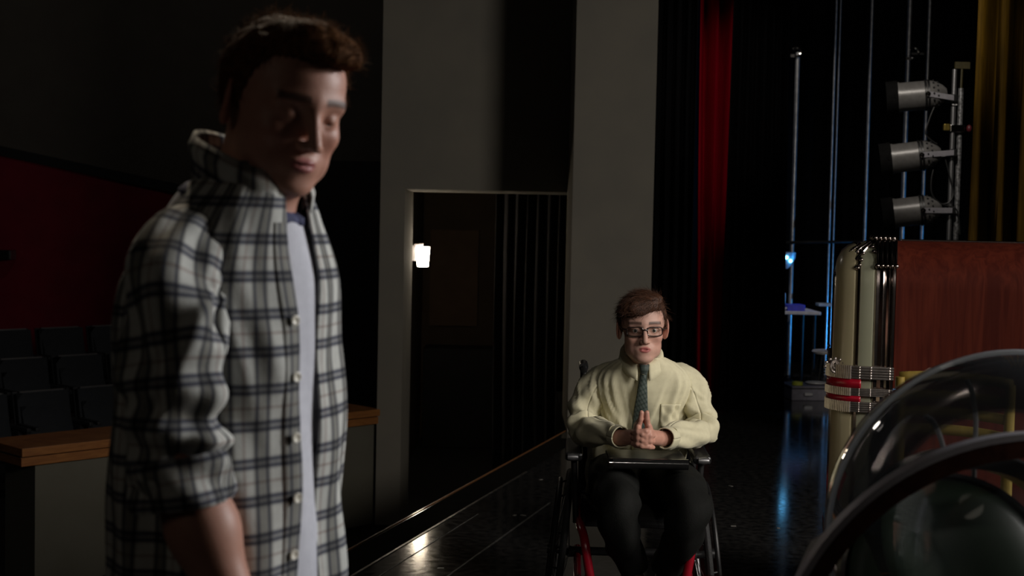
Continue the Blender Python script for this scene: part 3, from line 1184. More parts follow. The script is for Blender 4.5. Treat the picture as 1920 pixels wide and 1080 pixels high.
grid_obj('neck_rib', rb, [[(0, 0)] * 4] * 49, mat('navy_rib', (.055, .06, .13), .85, 0, (.04, .045, .1), 60, .1, 300), tee, solid=.003)
# --- jeans and shoes
M_jean = mat('dark_jeans', (.02, .024, .04), .85, 0, (.03, .034, .05), 60, .2, 250)
for s in (-1, 1):
    rows, uvs = sleeve([(-.005, s * .085, .93), (.0, s * .10, .80), (.01, s * .105, .50), (.0, s * .105, .25), (-.015, s * .105, .04)], [.115, .105, .075, .066, .066], 50, 40, lambda q, th, a: .004 * math.sin(30 * q + 2 * th))
    grid_obj('trouser_leg', rows, uvs, M_jean, A)
    def shoe(p, s=s):
        d = ell(p, (.04, s * .105, .045), (.145, .047, .042))
        d = smin(d, ell(p, (-.045, s * .105, .075), (.055, .042, .05)), .03)
        return smax(d, .0 - p[:, 2], .006)
    Vx, Fx = nets(shoe, (-.14, s * .105 - .07, -.01), (.20, s * .105 + .07, .14), .008)
    make('shoe', Vx, Fx, M_blackplastic, A, smooth=True)
rows = [[(-.002 + .135 * math.cos(t_), .17 * math.sin(t_), z) for t_ in np.linspace(0, 2 * math.pi, 41)] for z in (.80, .88, .96, 1.02)]
grid_obj('trouser_waist', rows, [[(0, 0)] * 41] * 4, M_jean, A)

# ================================================================== seated man in the pale yellow shirt
B = empty('person', (.479, 4.85, 0), R(-90), 'seated man in a pale yellow shirt, grey tie and glasses', 'person')
HB = np.array((.195, -.020, 1.162))
RB = rotm(R(0), R(4), R(1.5))
rings_B = [(.50, -.13, .145, .180), (.62, -.10, .150, .182), (.74, -.055, .148, .178), (.84, -.01, .140, .176), (.92, .028, .130, .180), (.965, .048, .120, .176), (1.00, .066, .105, .155), (1.030, .085, .084, .112), (1.045, .100, .070, .080), (1.055, .11, .060, .060)]
torB = torso_fn(rings_B)


# clasped hands: palms meet, index fingers raised, other fingers laced over the backs
HC = np.array((.405, -.030, .815))
prims = []


def seg(a, b, ra, rb):
    prims.append((HC + np.array(a), HC + np.array(b), ra, rb))


palms = []
for s in (-1, 1):
    # wrists come from behind and outside
    seg((-.065, s * .072, -.022), (-.012, s * .026, -.010), .026, .027)
    palms.append((HC + np.array((.004, s * .019, .0)), (.040, .0165, .042)))
    # index finger pointing up and forward, pressed to its partner
    seg((.012, s * .016, .030), (.022, s * .0105, .056), .0100, .0092)
    seg((.022, s * .0105, .056), (.026, s * .0090, .078), .0090, .0080)
    # thumbs crossed on top, towards the body
    seg((-.022, s * .020, .026), (-.010, s * .010, .046), .0115, .0100)
    seg((-.010, s * .010, .046), (.004, s * .006, .062), .0098, .0085)
    # three fingers wrapping round the other hand
    for k in range(3):
        z = .012 - .020 * k + s * .005
        x = .034 - .003 * k
        seg((x - .012, s * .024, z), (x + .006, s * .006, z + .001), .0098, .0098)
        seg((x + .006, s * .006, z + .001), (x + .002, -s * .020, z - .003), .0096, .0090)
        seg((x + .002, -s * .020, z - .003), (x - .016, -s * .034, z - .007), .0088, .0076)


def handsB(p):
    d = None
    for c, r in palms:
        e = ell(p, c, r)
        d = e if d is None else smin(d, e, .008)
    for a, b, ra, rb in prims:
        d = smin(d, cone(p, a, b, ra, rb), .0032)
    return d


def bodyB(p):
    q = (p - HB) @ RB
    d = head_sdf(q, .97, 1.22, .0050, -.001, .0045, .88)
    d = smin(d, cone(p, (.09, -.012, 1.02), HB + RB @ np.array((-.02, 0, -.05)), .056, .05), .03)
    d = smin(d, cone(p, (.125, -.012, 1.03), HB + RB @ np.array((.012, 0, -.085)), .036, .034), .02)
    d = smin(d, cone(p, (-.09, 0, .62), (.06, 0, .93), .11, .095), .05)
    for s in (-1, 1):
        d = smin(d, cone(p, (.05, s * .10, .965), (.053, s * .172, .925), .026, .028), .02)
        d = smin(d, cone(p, (.053, s * .172, .925), (.09, s * .206, .795), .028, .026), .02)
        d = smin(d, cone(p, (.09, s * .206, .797), HC + np.array((-.065, s * .072, -.022)), .026, .026), .01)
    return smin(d, handsB(p), .006)


V, F = nets(bodyB, (-.22, -.27, .49), (.50, .27, 1.30), .0027)
qh = (V - HB) @ RB
skinB = (.56, .335, .265)
col = head_col(qh, skinB, (.40, .125, .115), (.022, .011, .007), .0034)
neckm = np.clip((-.11 - qh[:, 2]) / .02, 0, 1)[:, None]
col = col * (1 - neckm) + np.array(skinB) * neckm
hm = ((V[:, 0] > .30) & (V[:, 2] < .95))[:, None]
col = np.where(hm, np.array(skinB) * (1, .88, .84), col)
make('body', V, F, M_skinA, B, col=col, smooth=True)
for s in (-1, 1):
    eye_obj((.0768, s * .032, -.0005), RB, HB, B, (1, -.05, .02), (.10, .09, .07))


def hair_fnB(p):
    d = ell(p, (-.012, 0, .032), (.104, .086, .095))
    d = smin(d, ell(p, (.050, -.012, .082), (.052, .066, .036)), .025)
    d = smin(d, ell(p, (.078, -.030, .068), (.022, .042, .022)), .015)
    d = smin(d, ell(p, (.030, .015, .106), (.05, .05, .018)), .02)
    dirn = p[:, 1] * 1.0 + p[:, 2] * .6 + p[:, 0] * .3
    return d + .0018 * np.sin(330 * (p[:, 0] + .35 * p[:, 2]) + 3 * wob(p, 40, 9)) + .0022 * wob(p, 120, 8)


def hairB_full(p):
    d = hair_fnB(p)
    az = np.degrees(np.arctan2(np.abs(p[:, 1]), p[:, 0] + .005))
    line = np.interp(az, *HL_B)
    sweep = .052 + .40 * (p[:, 1] + .005)          # fringe line rising to his left
    fr = np.clip(1 - az / 52, 0, 1) ** .5
    line = line * (1 - fr) + np.clip(sweep, .036, .080) * fr
    return smax(d, (line - p[:, 2]) * .8, .006)


Vh, Fh = nets(hairB_full, (-.15, -.12, -.10), (.14, .12, .17), .0034)
Nh = grad(hairB_full, Vh)
hair = make('hair', Vh @ RB.T + HB, Fh, M_hairB, B, smooth=True)
combB = lambda p: np.array((.35, -1.0 if p[2] > .05 else 0, -.45 if p[2] < .12 else -.1))
Vs, Fs = strands(Vh, Nh, combB, 3200, .03, .22, .0007, 6, .15, sel=Vh[:, 2] > .03)
make('hair_strands', np.array(Vs) @ RB.T + HB, Fs, M_hairB, hair, smooth=True, kind='stuff')

# --- glasses
gl = empty('eyeglasses', (0, 0, 0), 0, 'dark rectangular eyeglasses on the seated man', 'glasses')
gl.location = B.location
gl.rotation_euler = B.rotation_euler
M_frame = mat('dark_acetate', (.012, .009, .008), .25, 0, (.025, .015, .012), 60, coat=.4)
M_lens = clear_mat('lens_glass', (.97, .98, .97), .8, .02, 0)


def h2b(p):
    return Vector(RB @ np.array(p, float) + HB)


for s in (-1, 1):
    loop = []
    for k in range(32):
        a = 2 * math.pi * k / 32
        c, sn = math.cos(a), math.sin(a)
        e = (abs(c) ** 4 + abs(sn) ** 4) ** -.25
        yy = s * .034 + .0265 * c * e
        zz = -.003 + .0155 * sn * e - .0015 * s * c
        loop.append(h2b((.104 - .25 * (abs(yy) / .1) ** 2 * .25, yy, zz)))
    G().tube(loop, .0021, 8, closed=True).build('rim', M_frame, gl, smooth='auto')
    G().add(loop, [tuple(range(32))]).build('lens', M_lens, gl)
    G().tube([h2b((.099, s * .061, .006)), h2b((.088, s * .074, .006)), h2b((.03, s * .081, .006)), h2b((-.012, s * .084, .004)), h2b((-.03, s * .082, -.015))], .0022, 8).build('temple_arm', M_frame, gl, smooth='auto')
G().tube([h2b((.104, -.0085, .003)), h2b((.109, 0, .006)), h2b((.104, .0085, .003))], .0022, 8).build('bridge', M_frame, gl, smooth='auto')

# --- shirt of the seated man
M_yshirt = mat('pale_yellow_cotton', (.66, .62, .43), .8, 0, (.62, .58, .40), 60, .02, 350, spec=.25, sheen=.1)


def dispB(z, th):
    d = .006 * math.sin(7 * th + 22 * z) * np.interp(z, [.55, .8, 1.0], [1, .8, .15])
    for s, ph in ((1, .0), (-1, .5)):
        # pulls from the shoulders toward the belly
        for k in range(3):
            c = s * (1.10 - .20 * k) - s * (.98 - z) * (2.6 - .5 * k)
            d += .012 * math.exp(-((th - c) / .06) ** 2) * np.interp(z, [.70, .80, .95, 1.0], [.2, 1, .8, .2])
    d += .004 * math.sin(15 * th - 30 * z) * np.interp(z, [.55, .75, .95], [1, .8, .1])
    # crisp creases across belly and under the arms
    for c0, sl, a in ((.45, 3.2, .006), (-.55, -3.6, .006), (.9, 5.0, .007), (-.95, -5.2, .007), (.15, 2.0, .004), (-.30, -1.5, .004)):
        u = th - c0 - sl * (z - .84)
        d += a * math.exp(-(u / .035) ** 2) * np.interp(z, [.70, .78, .92, .98], [.3, 1, .8, 0]) - a * .5 * math.exp(-((u - .07) / .04) ** 2) * np.interp(z, [.70, .78, .92, .98], [.3, 1, .8, 0])
    return d


rows, uvs = [], []
for i in range(81):
    z = .50 + .55 * i / 80
    rows.append([torB(z, 2 * math.pi * j / 160, dispB(z, (2 * math.pi * j / 160 + math.pi) % (2 * math.pi) - math.pi)) for j in range(161)])
    uvs.append([(j * .006, z) for j in range(161)])
shB = grid_obj('shirt', rows, uvs, M_yshirt, B)
for s in (-1, 1):
    y0 = -.012
    sp_ = [(.050, s * .070, .990), (.052, s * .125, .982), (.052, s * .170, .940), (.055, s * .195, .88), (.075, s * .212, .815), (.125, s * .205, .785), (.20, s * .168 + y0 * .5, .790), (.275, s * .118 + y0, .797), (.335, s * .088 + y0 * 1.8, .795)]
    sr_ = [.030, .043, .053, .054, .055, .052, .048, .042, .035]

    def dsp(sv, th, acc, s=s):
        el = math.exp(-((sv - .55) / .16) ** 2)
        return (.011 * el * math.sin(46 * sv + 1.9 * math.sin(th) + s) + .005 * math.sin(2 * th + 14 * sv + s) * (1 if sv > .1 else sv * 10) + .003 * math.sin(5 * th - 20 * sv) + .006 * math.exp(-(math.sin(2.5 * th + 16 * sv + 2 * s) / .22) ** 2) * min(1, sv * 4) * (1 - sv) * 1.3)

    rows, uvs = sleeve(sp_, sr_, 120, 48, dsp)
    grid_obj('sleeve', rows, uvs, M_yshirt, shB, solid=.002)
    rows, uvs = sleeve([(.325, s * .092 + y0 * 1.7, .797), (.345, s * .082 + y0 * 1.9, .797), (.362, s * .073 + y0 * 2.1, .798)], [.037, .036, .035], 10, 40, lambda a, b, c: .001 * math.sin(3 * b))
    grid_obj('cuff', rows, uvs, M_yshirt, shB, solid=.004)
nb_ = lambda th: (.112 + .062 * math.cos(th), -.012 + .060 * math.sin(th))
rows, uvs = collar(nb_, 1.052, (R(14), R(346)), .022, .040, .012, .026, .07, tiltf=.036, flare=.009)
grid_obj('collar', rows, uvs, M_yshirt, shB, solid=.003)
# front placket, pocket
rows, uvs = [], []
for i in range(41):
    z = .62 + .40 * i / 40
    rows.append([torB(z, k, dispB(z, k) + .003) for k in (-.19, -.13, -.07, .0)])
    uvs.append([(0, 0)] * 4)
grid_obj('placket', rows, uvs, M_yshirt, shB, solid=.002)
rows, uvs = [], []
for i in range(13):
    z = .80 + .085 * i / 12
    rows.append([torB(z, .32 + .42 * j / 12, dispB(z, .32 + .42 * j / 12) + .004 + .002 * math.sin(i * .9 + j)) for j in range(13)])
    uvs.append([(0, 0)] * 13)
grid_obj('pocket', rows, uvs, M_yshirt, shB, solid=.003)
# --- tie
M_tie = plaid_mat('grey_green_tie', (.085, .105, .095), [(0, .012, .003, .0015, .001, (.3, .45, .4), .7), (1, .018, .004, .003, .001, (.45, .5, .5), .6)], .5)
tie = empty('necktie', B.location, R(-90), 'narrow grey green necktie on the seated man', 'tie')
rows, uvs = [], []
for i in range(50):
    s = i / 49
    z = 1.028 - .235 * s
    hw = np.interp(s, [0, .07, .12, .16, .7, 1], [.017, .017, .011, .012, .024, .027])
    c = torB(z, -.07, dispB(z, -.07) * .4 + .012)
    lean = .002 - .004 * s
    off = np.interp(s, [0, .06, .12], [.012, .016, .006])
    row = []
    for j in range(9):
        u = -1 + 2 * j / 8
        row.append((c[0] + off * .7 + .007 * (1 - u * u) + .002 * math.sin(9 * s + 2 * u), c[1] + hw * u + lean, z))
    rows.append(row)
    uvs.append([((-1 + 2 * j / 8) * hw + .6 * z, z - .5 * (-1 + 2 * j / 8) * hw) for j in range(9)])
grid_obj('tie_blade', rows[7:], uvs[7:], M_tie, tie, solid=.003)
g = G()
c = torB(1.022, -.07, .02)
kr = []
for i in range(9):
    a = i / 8
    z = 1.030 - .034 * a
    rw = []
    for j in range(17):
        th = 2 * math.pi * j / 16
        rw.append((c[0] + .004 + (.012 - .004 * a) * math.cos(th) + .006 * math.sin(math.pi * a), c[1] + (.0185 - .007 * a) * math.sin(th), z))
    kr.append(rw)
grid_obj('tie_knot', kr, [[(.02 * j, .004 * i) for j in range(17)] for i in range(9)], M_tie, tie)
# --- trousers, shoes
M_trou = mat('charcoal_trousers', (.0045, .0052, .0045), .8, 0, (.007, .0075, .0065), 60, .15, 250, spec=.25)
for s, ky, ay_ in ((-1, -.115, -.040), (1, .118, .080)):
    pth = [(-.12, s * .085, .585), (.05, s * .095, .600), (.25, ky * .95, .615), (.42, ky, .620), (.505, ky, .585), (.475, ky * .9, .50), (.38, (ky + ay_) / 2, .43), (.27, ay_, .345)]
    rows, uvs = sleeve(pth, [.095, .095, .085, .074, .070, .064, .060, .056], 90, 44, lambda q, th, a: .006 * math.sin(34 * q + 2 * math.sin(th)) * (1 if .45 < q < .8 else .3) + .003 * math.sin(4 * th + 8 * q))
    grid_obj('trouser_leg', rows, uvs, M_trou, B)

    def shoe(p, ay_=ay_):
        d = ell(p, (.345, ay_, .268), (.125, .043, .036))
        d = smin(d, ell(p, (.265, ay_, .295), (.05, .040, .05)), .03)
        return smax(d, .236 - p[:, 2], .006)

    Vx, Fx = nets(shoe, (.18, ay_ - .06, .225), (.50, ay_ + .06, .36), .006)
    sh = make('shoe', Vx, Fx, mat('brown_shoe_%d' % s, (.06, .035, .022), .35, 0, (.04, .022, .015), 30), B, smooth=True)
    lg = G()
    for k in range(5):
        x = .305 + .018 * k
        zt = .318 - .003 * k - .0018 * k * k * .5
        lg.tube([(x, ay_ - .022, zt - .012), (x + .008, ay_, zt - .001), (x, ay_ + .022, zt - .012)], .0028, 6)
    lg.build('laces', mat('tan_laces_%d' % s, (.25, .2, .15), .7), sh, smooth='auto')

# ================================================================== wheelchair
W = empty('wheelchair', (.479 - .018, 4.85, 0), R(-92.5), 'red framed wheelchair carrying the seated man', 'wheelchair')
M_redframe = mat('red_enamel', (.36, .008, .022), .25, 0, (.30, .006, .018), 20, coat=.5)
M_tyre = mat('black_tyre', (.014, .014, .015), .7, 0, (.02, .02, .02), 80, .2, 200)
M_uph = mat('black_nylon', (.011, .011, .012), .8, 0, (.016, .016, .017), 80, .2, 300)
WR = .305
for s in (-1, 1):
    wl = bpy.data.objects.new('drive_wheel', None)
    C.objects.link(wl)
    wl.parent = W
    wl.location = (-.05, s * .262, WR)
    wl.rotation_euler = (R(s * 6.0), 0, 0)
    Mw = Matrix.Rotation(R(90), 4, 'X')
    G().lathe([(WR + .012 * math.cos(a) - .012, .013 * math.sin(a)) for a in np.linspace(0, 2 * math.pi, 13)], 72, Mw).build('tyre', M_tyre, wl, smooth=True)
    G().lathe([(WR - .026 + .006 * math.cos(a), .010 * math.sin(a)) for a in np.linspace(0, 2 * math.pi, 9)], 72, Mw).build('rim', M_steel, wl, smooth=True)
    G().lathe([(WR - .045 + .009 * math.cos(a), .009 * math.sin(a) - s * .034) for a in np.linspace(0, 2 * math.pi, 13)], 72, Mw).build('push_rim', M_blackmetal, wl, smooth=True)
    for k in range(6):
        a = k * math.pi / 3
        G().tube([((WR - .028) * math.cos(a), 0, (WR - .028) * math.sin(a)), ((WR - .045) * math.cos(a), s * .034, (WR - .045) * math.sin(a))], .004, 6).build('rim_tab', M_blackmetal, wl)
    G().lathe([(0, -.05), (.018, -.05), (.022, -.03), (.014, -.02), (.014, .02), (.022, .03), (.018, .05), (0, .05)], 18, Mw).build('hub', M_blackmetal, wl, smooth='auto')
    for k in range(24):
        a = 2 * math.pi * k / 24
        a2 = a + (.5 if k % 2 else -.5)
        G().tube([(.020 * math.cos(a2), (.03 if k % 4 < 2 else -.03), .020 * math.sin(a2)), ((WR - .03) * math.cos(a), 0, (WR - .03) * math.sin(a))], .0011, 5, cap=False).build('spoke', M_steel, wl)
    # frame side: seat rail, front bend, down tube to the footplate
    G().tube(spline([(-.17, s * .20, .47), (.05, s * .20, .475), (.30, s * .195, .478), (.40, s * .182, .455), (.425, s * .165, .36), (.43, s * .135, .22), (.43, s * .118, .15)], 30).tolist(), .0155, 12).build('frame_tube', M_redframe, W, smooth='auto')
    G().tube([(-.12, s * .20, .30), (.15, s * .20, .26), (.34, s * .19, .28), (.42, s * .165, .33)], .014, 12).build('frame_tube', M_redframe, W, smooth='auto')
    # caster
    G().box((.30, s * .225, .24), (.05, .075, .05)).build('caster_housing', M_redframe, W, bevel=.008)
    for sy in (-1, 1):
        G().box((.275, s * .238 + sy * .022, .125), (.028, .006, .19), Matrix.Rotation(.25, 3, 'Y')).build('caster_fork', M_redframe, W, bevel=.002)
    G().lathe([(0, -.012), (.045, -.012), (.058, -.010), (.062, 0), (.058, .010), (.045, .012), (0, .012)], 28, Matrix.Translation((.255, s * .238, .062)) @ Mw).build('caster_wheel', M_tyre, W, smooth='auto')
    # armrest with pad and posts
    G().box((.09, s * .222, .708), (.34, .062, .03)).build('arm_pad', M_blackplastic, W, bevel=.010)
    for x in (-.04, .22):
        G().tube([(x, s * .222, .695), (x, s * .21, .47)], .011, 10).build('arm_post', M_blackmetal, W, smooth='auto')
    G().box((.06, s * .212, .57), (.26, .006, .16)).build('side_guard', M_blackplastic, W)
    G().tube([(-.19, s * .19, .40), (-.22, s * .19, .95), (-.30, s * .19, .97)], .013, 10).build('back_post', M_blackmetal, W, smooth='auto')
    G().tube([(-.27, s * .19, .965), (-.36, s * .19, .97)], .018, 10).build('push_handle', M_blackplastic, W, smooth='auto')
    G().lathe([(0, -.02), (.010, -.018), (.013, 0), (.010, .018), (0, .02)], 18, frame((.262, s * .226, .708), (0, 1, 0))).build('arm_cap', M_steel, W, smooth='auto')
G().box((.06, 0, .492), (.46, .38, .045)).build('seat_cushion', M_uph, W, bevel=.015)
G().box((-.205, 0, .70), (.02, .36, .42), Matrix.Rotation(R(-5), 3, 'Y')).build('backrest', M_uph, W, bevel=.008)
G().tube([(-.05, -.23, WR), (-.05, .23, WR)], .016, 12).build('axle_tube', M_blackmetal, W, smooth='auto')
G().tube([(.36, -.19, .285), (.36, .19, .285)], .012, 10).build('cross_tube', M_blackmetal, W, smooth='auto')
G().box((.345, .018, .224), (.22, .26, .014)).build('footplate', M_blackmetal, W, bevel=.004)
for s in (-1, 1):
    G().tube([(.43, s * .122, .17), (.43, s * .11 + .01, .217)], .010, 8).build('footplate_bracket', M_redframe, W)
# --- black folder across the lap
q = Vector((.395, -.012, .724))
t = empty('folder', (B.location.x + q.y, B.location.y - q.x, q.z - .018), R(-90), 'closed black folder with a rounded spine lying across the lap', 'folder')
G().box((-.05, 0, .018), (.20, .262, .028)).build('cover', M_blackplastic, t, bevel=.006)
G().tube([(.052, -.131, .018), (.052, .131, .018)], .018, 16).build('spine', mat('black_gloss', (.012, .012, .012), .18, 0, coat=.5), t, smooth='auto')
G().tube([(.052, -.133, .018), (.052, -.120, .018)], .0188, 16).build('spine_cap', M_chrome, t, smooth='auto')
# ------------------------------------------------------------------ pipes of the wing
M_pipe = mat('bare_pipe', (0.55, 0.55, 0.56), 0.35, 0.7, (0.4, 0.4, 0.41), 20)
def pipe(px, py0, py1, Y, r, label, base=True, clamp=False, name='light_pipe'):
    top, bot = pix(px, py0, Y), pix(px, py1, Y)
    t = empty(name, (bot.x, Y, 0), 0, label, 'pipe', 'pipes standing in the wing')
    G().tube([(0, 0, 0.02), (0, 0, top.z)], r, 10).build('pole', M_pipe, t, smooth='auto')
    G().lathe([(0, 0), (.05, 0), (.05, .012), (.03, .03), (.025, .06), (0, .06)], 20).build('base', M_blackmetal, t, smooth='auto')
    if clamp:
        G().tube([(.045 * math.cos(a) - .02, -.03, top.z + .045 * math.sin(a)) for a in np.linspace(-2.6, 2.6, 12)], .014, 8).box((-.06, -.03, top.z - .04), (.04, .03, .03)).build('clamp', M_chrome, t, smooth='auto')
    return t

pipe(1482, 98, 555, 13.52, .022, 'bright steel pipe with a chrome hook clamp on top behind the table', clamp=True)
pipe(1549, -60, 620, 13.6, .011, 'thin pipe carrying a small blue-lit shelf beside the table', clamp=False)
pipe(1557, -60, 620, 13.75, .008, 'thinnest pipe close behind the pipe with the small shelf')
pipe(1620, -60, 470, 13.4, .015, 'lone pipe rising behind the corner of the jukebox')
pipe(1690, -60, 470, 13.2, .022, 'thicker pipe of the pair behind the three spotlights')
pipe(1727, -60, 470, 13.2, .016, 'thinner pipe of the pair behind the three spotlights')
q = pix(1713, 95, 13.17)
t = empty('pipe_clamp', (q.x, q.y, q.z - .08), 0, 'chrome hook clamp hung between the pipes above the spotlights', 'clamp')
G().tube([(.05 * math.cos(a), 0, .06 + .05 * math.sin(a)) for a in np.linspace(-2.4, 2.4, 14)], .014, 8).build('hook', M_chrome, t, smooth='auto')
G().box((-.05, 0, .0), (.05, .03, .03)).box((.04, 0, .05), (.12, .02, .02)).build('bolt', M_chrome, t)
# small shelf on the second pipe
q = pix(1547, 571, 13.5)
G().box((q.x, q.y, q.z), (.16, .16, .03)).build('pipe_shelf', mat('pale_shelf', (.5, .55, .6), .5), label='small pale shelf fixed to the thin pipe', cat='shelf', bevel=.004)
# rail
q0, q1 = pix(1440, 455, 13.43), pix(1700, 452, 13.43)
G().tube([q0, q1], .015, 8).build('batten_rail', M_blackmetal, label='thin black rail running across behind the pipes', cat='rail')

# lamp with two blue bulbs on the bright pipe
q = pix(1475, 488, 13.41)
t = empty('clip_lamp', (q.x, q.y, q.z), 0, 'small clip lamp with two glowing blue bulbs on the bright pipe', 'lamp')
G().lathe([(0, .085), (.09, .08), (.085, .02), (.05, -.05), (.012, -.085), (0, -.085)], 20).build('lamp_shade', mat('milky_shade', (.45, .5, .58), .35), t, smooth='auto')
for dx, dz in ((-.018, .03), (.022, -.005)):
    G().ball((dx, -.085, dz), .017).build('bulb', emit_mat('blue_bulb', (.12, .55, 1.0), 14), t, smooth=True)
# table with papers
tc = pix(1496, 583, 12.9)
TH = tc.z
t = empty('side_table', (pix(1500, 583, 12.9).x - .25, 13.1, 0), 0, 'white topped table standing in the wing', 'table')
G().box((0, 0, TH - .015), (.86, .62, .03)).build('tabletop', mat('white_laminate', (.62, .62, .66), .45), t, bevel=.004)
for sx in (-1, 1):
    for sy in (-1, 1):
        G().tube([(sx * .38, sy * .26, 0), (sx * .38, sy * .26, TH - .03)], .016, 8).build('leg', M_blackmetal, t)
bx = pix(1490, 575, 12.95)
G().box((bx.x, 12.98, TH + .03), (.17, .22, .06)).build('blue_box', mat('blue_card', (.05, .06, .62), .5), label='blue cardboard box on the white table', cat='box', bevel=.004)
g = G()
for k in range(5):
    g.box((bx.x - .255 + .008 * k, 12.96 + .01 * k, TH + .004 + .006 * k), (.21, .297, .005), Matrix.Rotation(.1 * k, 3, 'Z'))
g.build('paper_stack', mat('white_paper', (.75, .75, .78), .8), label='loose stack of white papers on the white table beside the blue box', cat='paper')
q = pix(1474, 562, 12.95)
G().box((q.x, 13.24, TH + .08), (.09, .09, .16)).lathe([(.03, .16), (.03, .19), (0, .19)], 12, Matrix.Translation((q.x, 13.24, TH))).build('paper_cup', mat('white_card', (.72, .72, .75), .6), label='white carton standing on the white table behind the papers', cat='carton', bevel=.006)
# stool
q = pix(1554, 657, 12.6)
t = empty('stool', (q.x, q.y, 0), 0, 'black legged stool with a round white seat in the wing', 'stool')
G().lathe([(0, q.z), (.15, q.z), (.16, q.z - .012), (.15, q.z - .03), (0, q.z - .03)], 28).build('seat', mat('white_seat', (.62, .60, .60), .4), t, smooth='auto')
for k in range(4):
    a = math.pi / 4 + k * math.pi / 2
    G().tube([(.11 * math.cos(a), .11 * math.sin(a), q.z - .03), (.18 * math.cos(a), .18 * math.sin(a), 0)], .011, 8).build('leg', M_blackmetal, t)
G().tube([(.145 * math.cos(a), .145 * math.sin(a), q.z * .5) for a in np.linspace(0, 6.28, 20)[:-1]], .007, 6, closed=True).build('foot_ring', M_blackmetal, t)
# low grey crate with a plate and a roll on it
q = pixz(1518, 752, 0)
t = empty('floor_crate', (q.x, q.y + .2, 0), .1, 'low grey equipment case on the floor below the white table', 'case')
ch = .13
G().box((0, 0, ch / 2), (.36, .36, ch)).build('body', mat('grey_case', (.22, .21, .25), .6), t, bevel=.008)
G().box((0, 0, ch - .02), (.365, .365, .012)).build('lid_seam', M_blackplastic, t)
G().box((-.03, -.19, .06), (.08, .02, .03)).build('handle', M_steel, t, bevel=.004)
G().lathe([(0, 0), (.06, 0), (.10, .015), (.098, .02), (0, .008)], 24, Matrix.Translation((q.x + .10, q.y + .2, ch))).build('plate', mat('white_plate', (.7, .7, .7), .3), label='white plate lying on the low grey case', cat='plate', smooth='auto')
G().lathe([(.03, 0), (.05, 0), (.05, .03), (.03, .03), (.03, 0)], 24, Matrix.Translation((q.x - .09, q.y + .12, ch))).build('tape_roll', mat('yellow_tape', (.5, .55, .05), .5), label='roll of yellow tape lying on the low grey case', cat='tape')

# ------------------------------------------------------------------ spotlight tree
SY = 9.0
M_matt = mat('matt_black_tin', (0.004, 0.004, 0.004), 0.9, 0, (0.006, 0.006, 0.006), 20, spec=0.1)
M_can = mat('worn_grey_can', (0.15, 0.145, 0.14), 0.36, 0.1, (0.12, 0.115, 0.11), 25, 0.05, 80)
M_yoke = mat('grey_yoke', (0.36, 0.35, 0.38), 0.5, 0.2, (0.3, 0.29, 0.32), 25)
pb = pix(1784, 300, SY)
t = empty('lighting_stand', (pb.x, SY, 0), 0, 'steel lighting stand of two pipes carrying three grey spotlights', 'stand')
def poleline(px0, py0, px1, py1, r, z0=None):
    a, b = pix(px0, py0, SY), pix(px1, py1, SY)
    return a, b
ztop_ = pix(1784, 130, SY).z
G().tube([(0, 0, .03), (0, 0, ztop_)], .016, 12).build('pole', M_steel, t, smooth='auto')
x2 = pix(1799, 300, SY).x - pb.x
z2 = pix(1799, 165, SY).z
G().tube([(x2, .02, .03), (x2, .02, z2)], .018, 12).build('pole', mat('scuffed_pipe', (.4, .4, .41), .45, .6, (.1, .1, .1), 60), t, smooth='auto')
G().lathe([(0, 0), (.30, 0), (.30, .02), (.04, .05), (.03, .09), (0, .09)], 28, Matrix.Translation((x2 / 2, 0, 0))).build('base', M_blackmetal, t, smooth='auto')
zc = pix(1790, 241, SY).z
G().box((x2 / 2, 0, zc), (.10, .05, .05)).build('cross_clamp', M_chrome, t, bevel=.006)
G().box((-.045, -.01, zc + .006), (.04, .03, .045)).build('clamp_nut', mat('brass', (.3, .22, .05), .35, .6), t, bevel=.006)
G().ball((x2 + .05, -.02, zc), (.018, .018, .026)).build('clamp_knob', mat('dark_red_knob', (.10, .01, .015), .5), t, smooth=True)
G().box((.0, -.025, pix(1784, 193, SY).z), (.032, .004, .034)).build('tag_plate', mat('white_tag', (.7, .7, .7), .5), t)
tz = pix(1784, 193, SY).z
cg = G().tube([(.009 * math.cos(a), -.029, tz + .010 * math.sin(a)) for a in np.linspace(.9, 5.4, 12)], .0025, 6)
cg.build('tag_letter', M_black, t)
q = pix(1806, 122, SY)
G().box((q.x - pb.x, .02, q.z), (.10, .02, .045)).tube([(x2, .02, z2), (q.x - pb.x, .02, q.z)], .008, 6).build('brass_plate', mat('dull_brass', (.05, .04, .01), .6, .1), t)

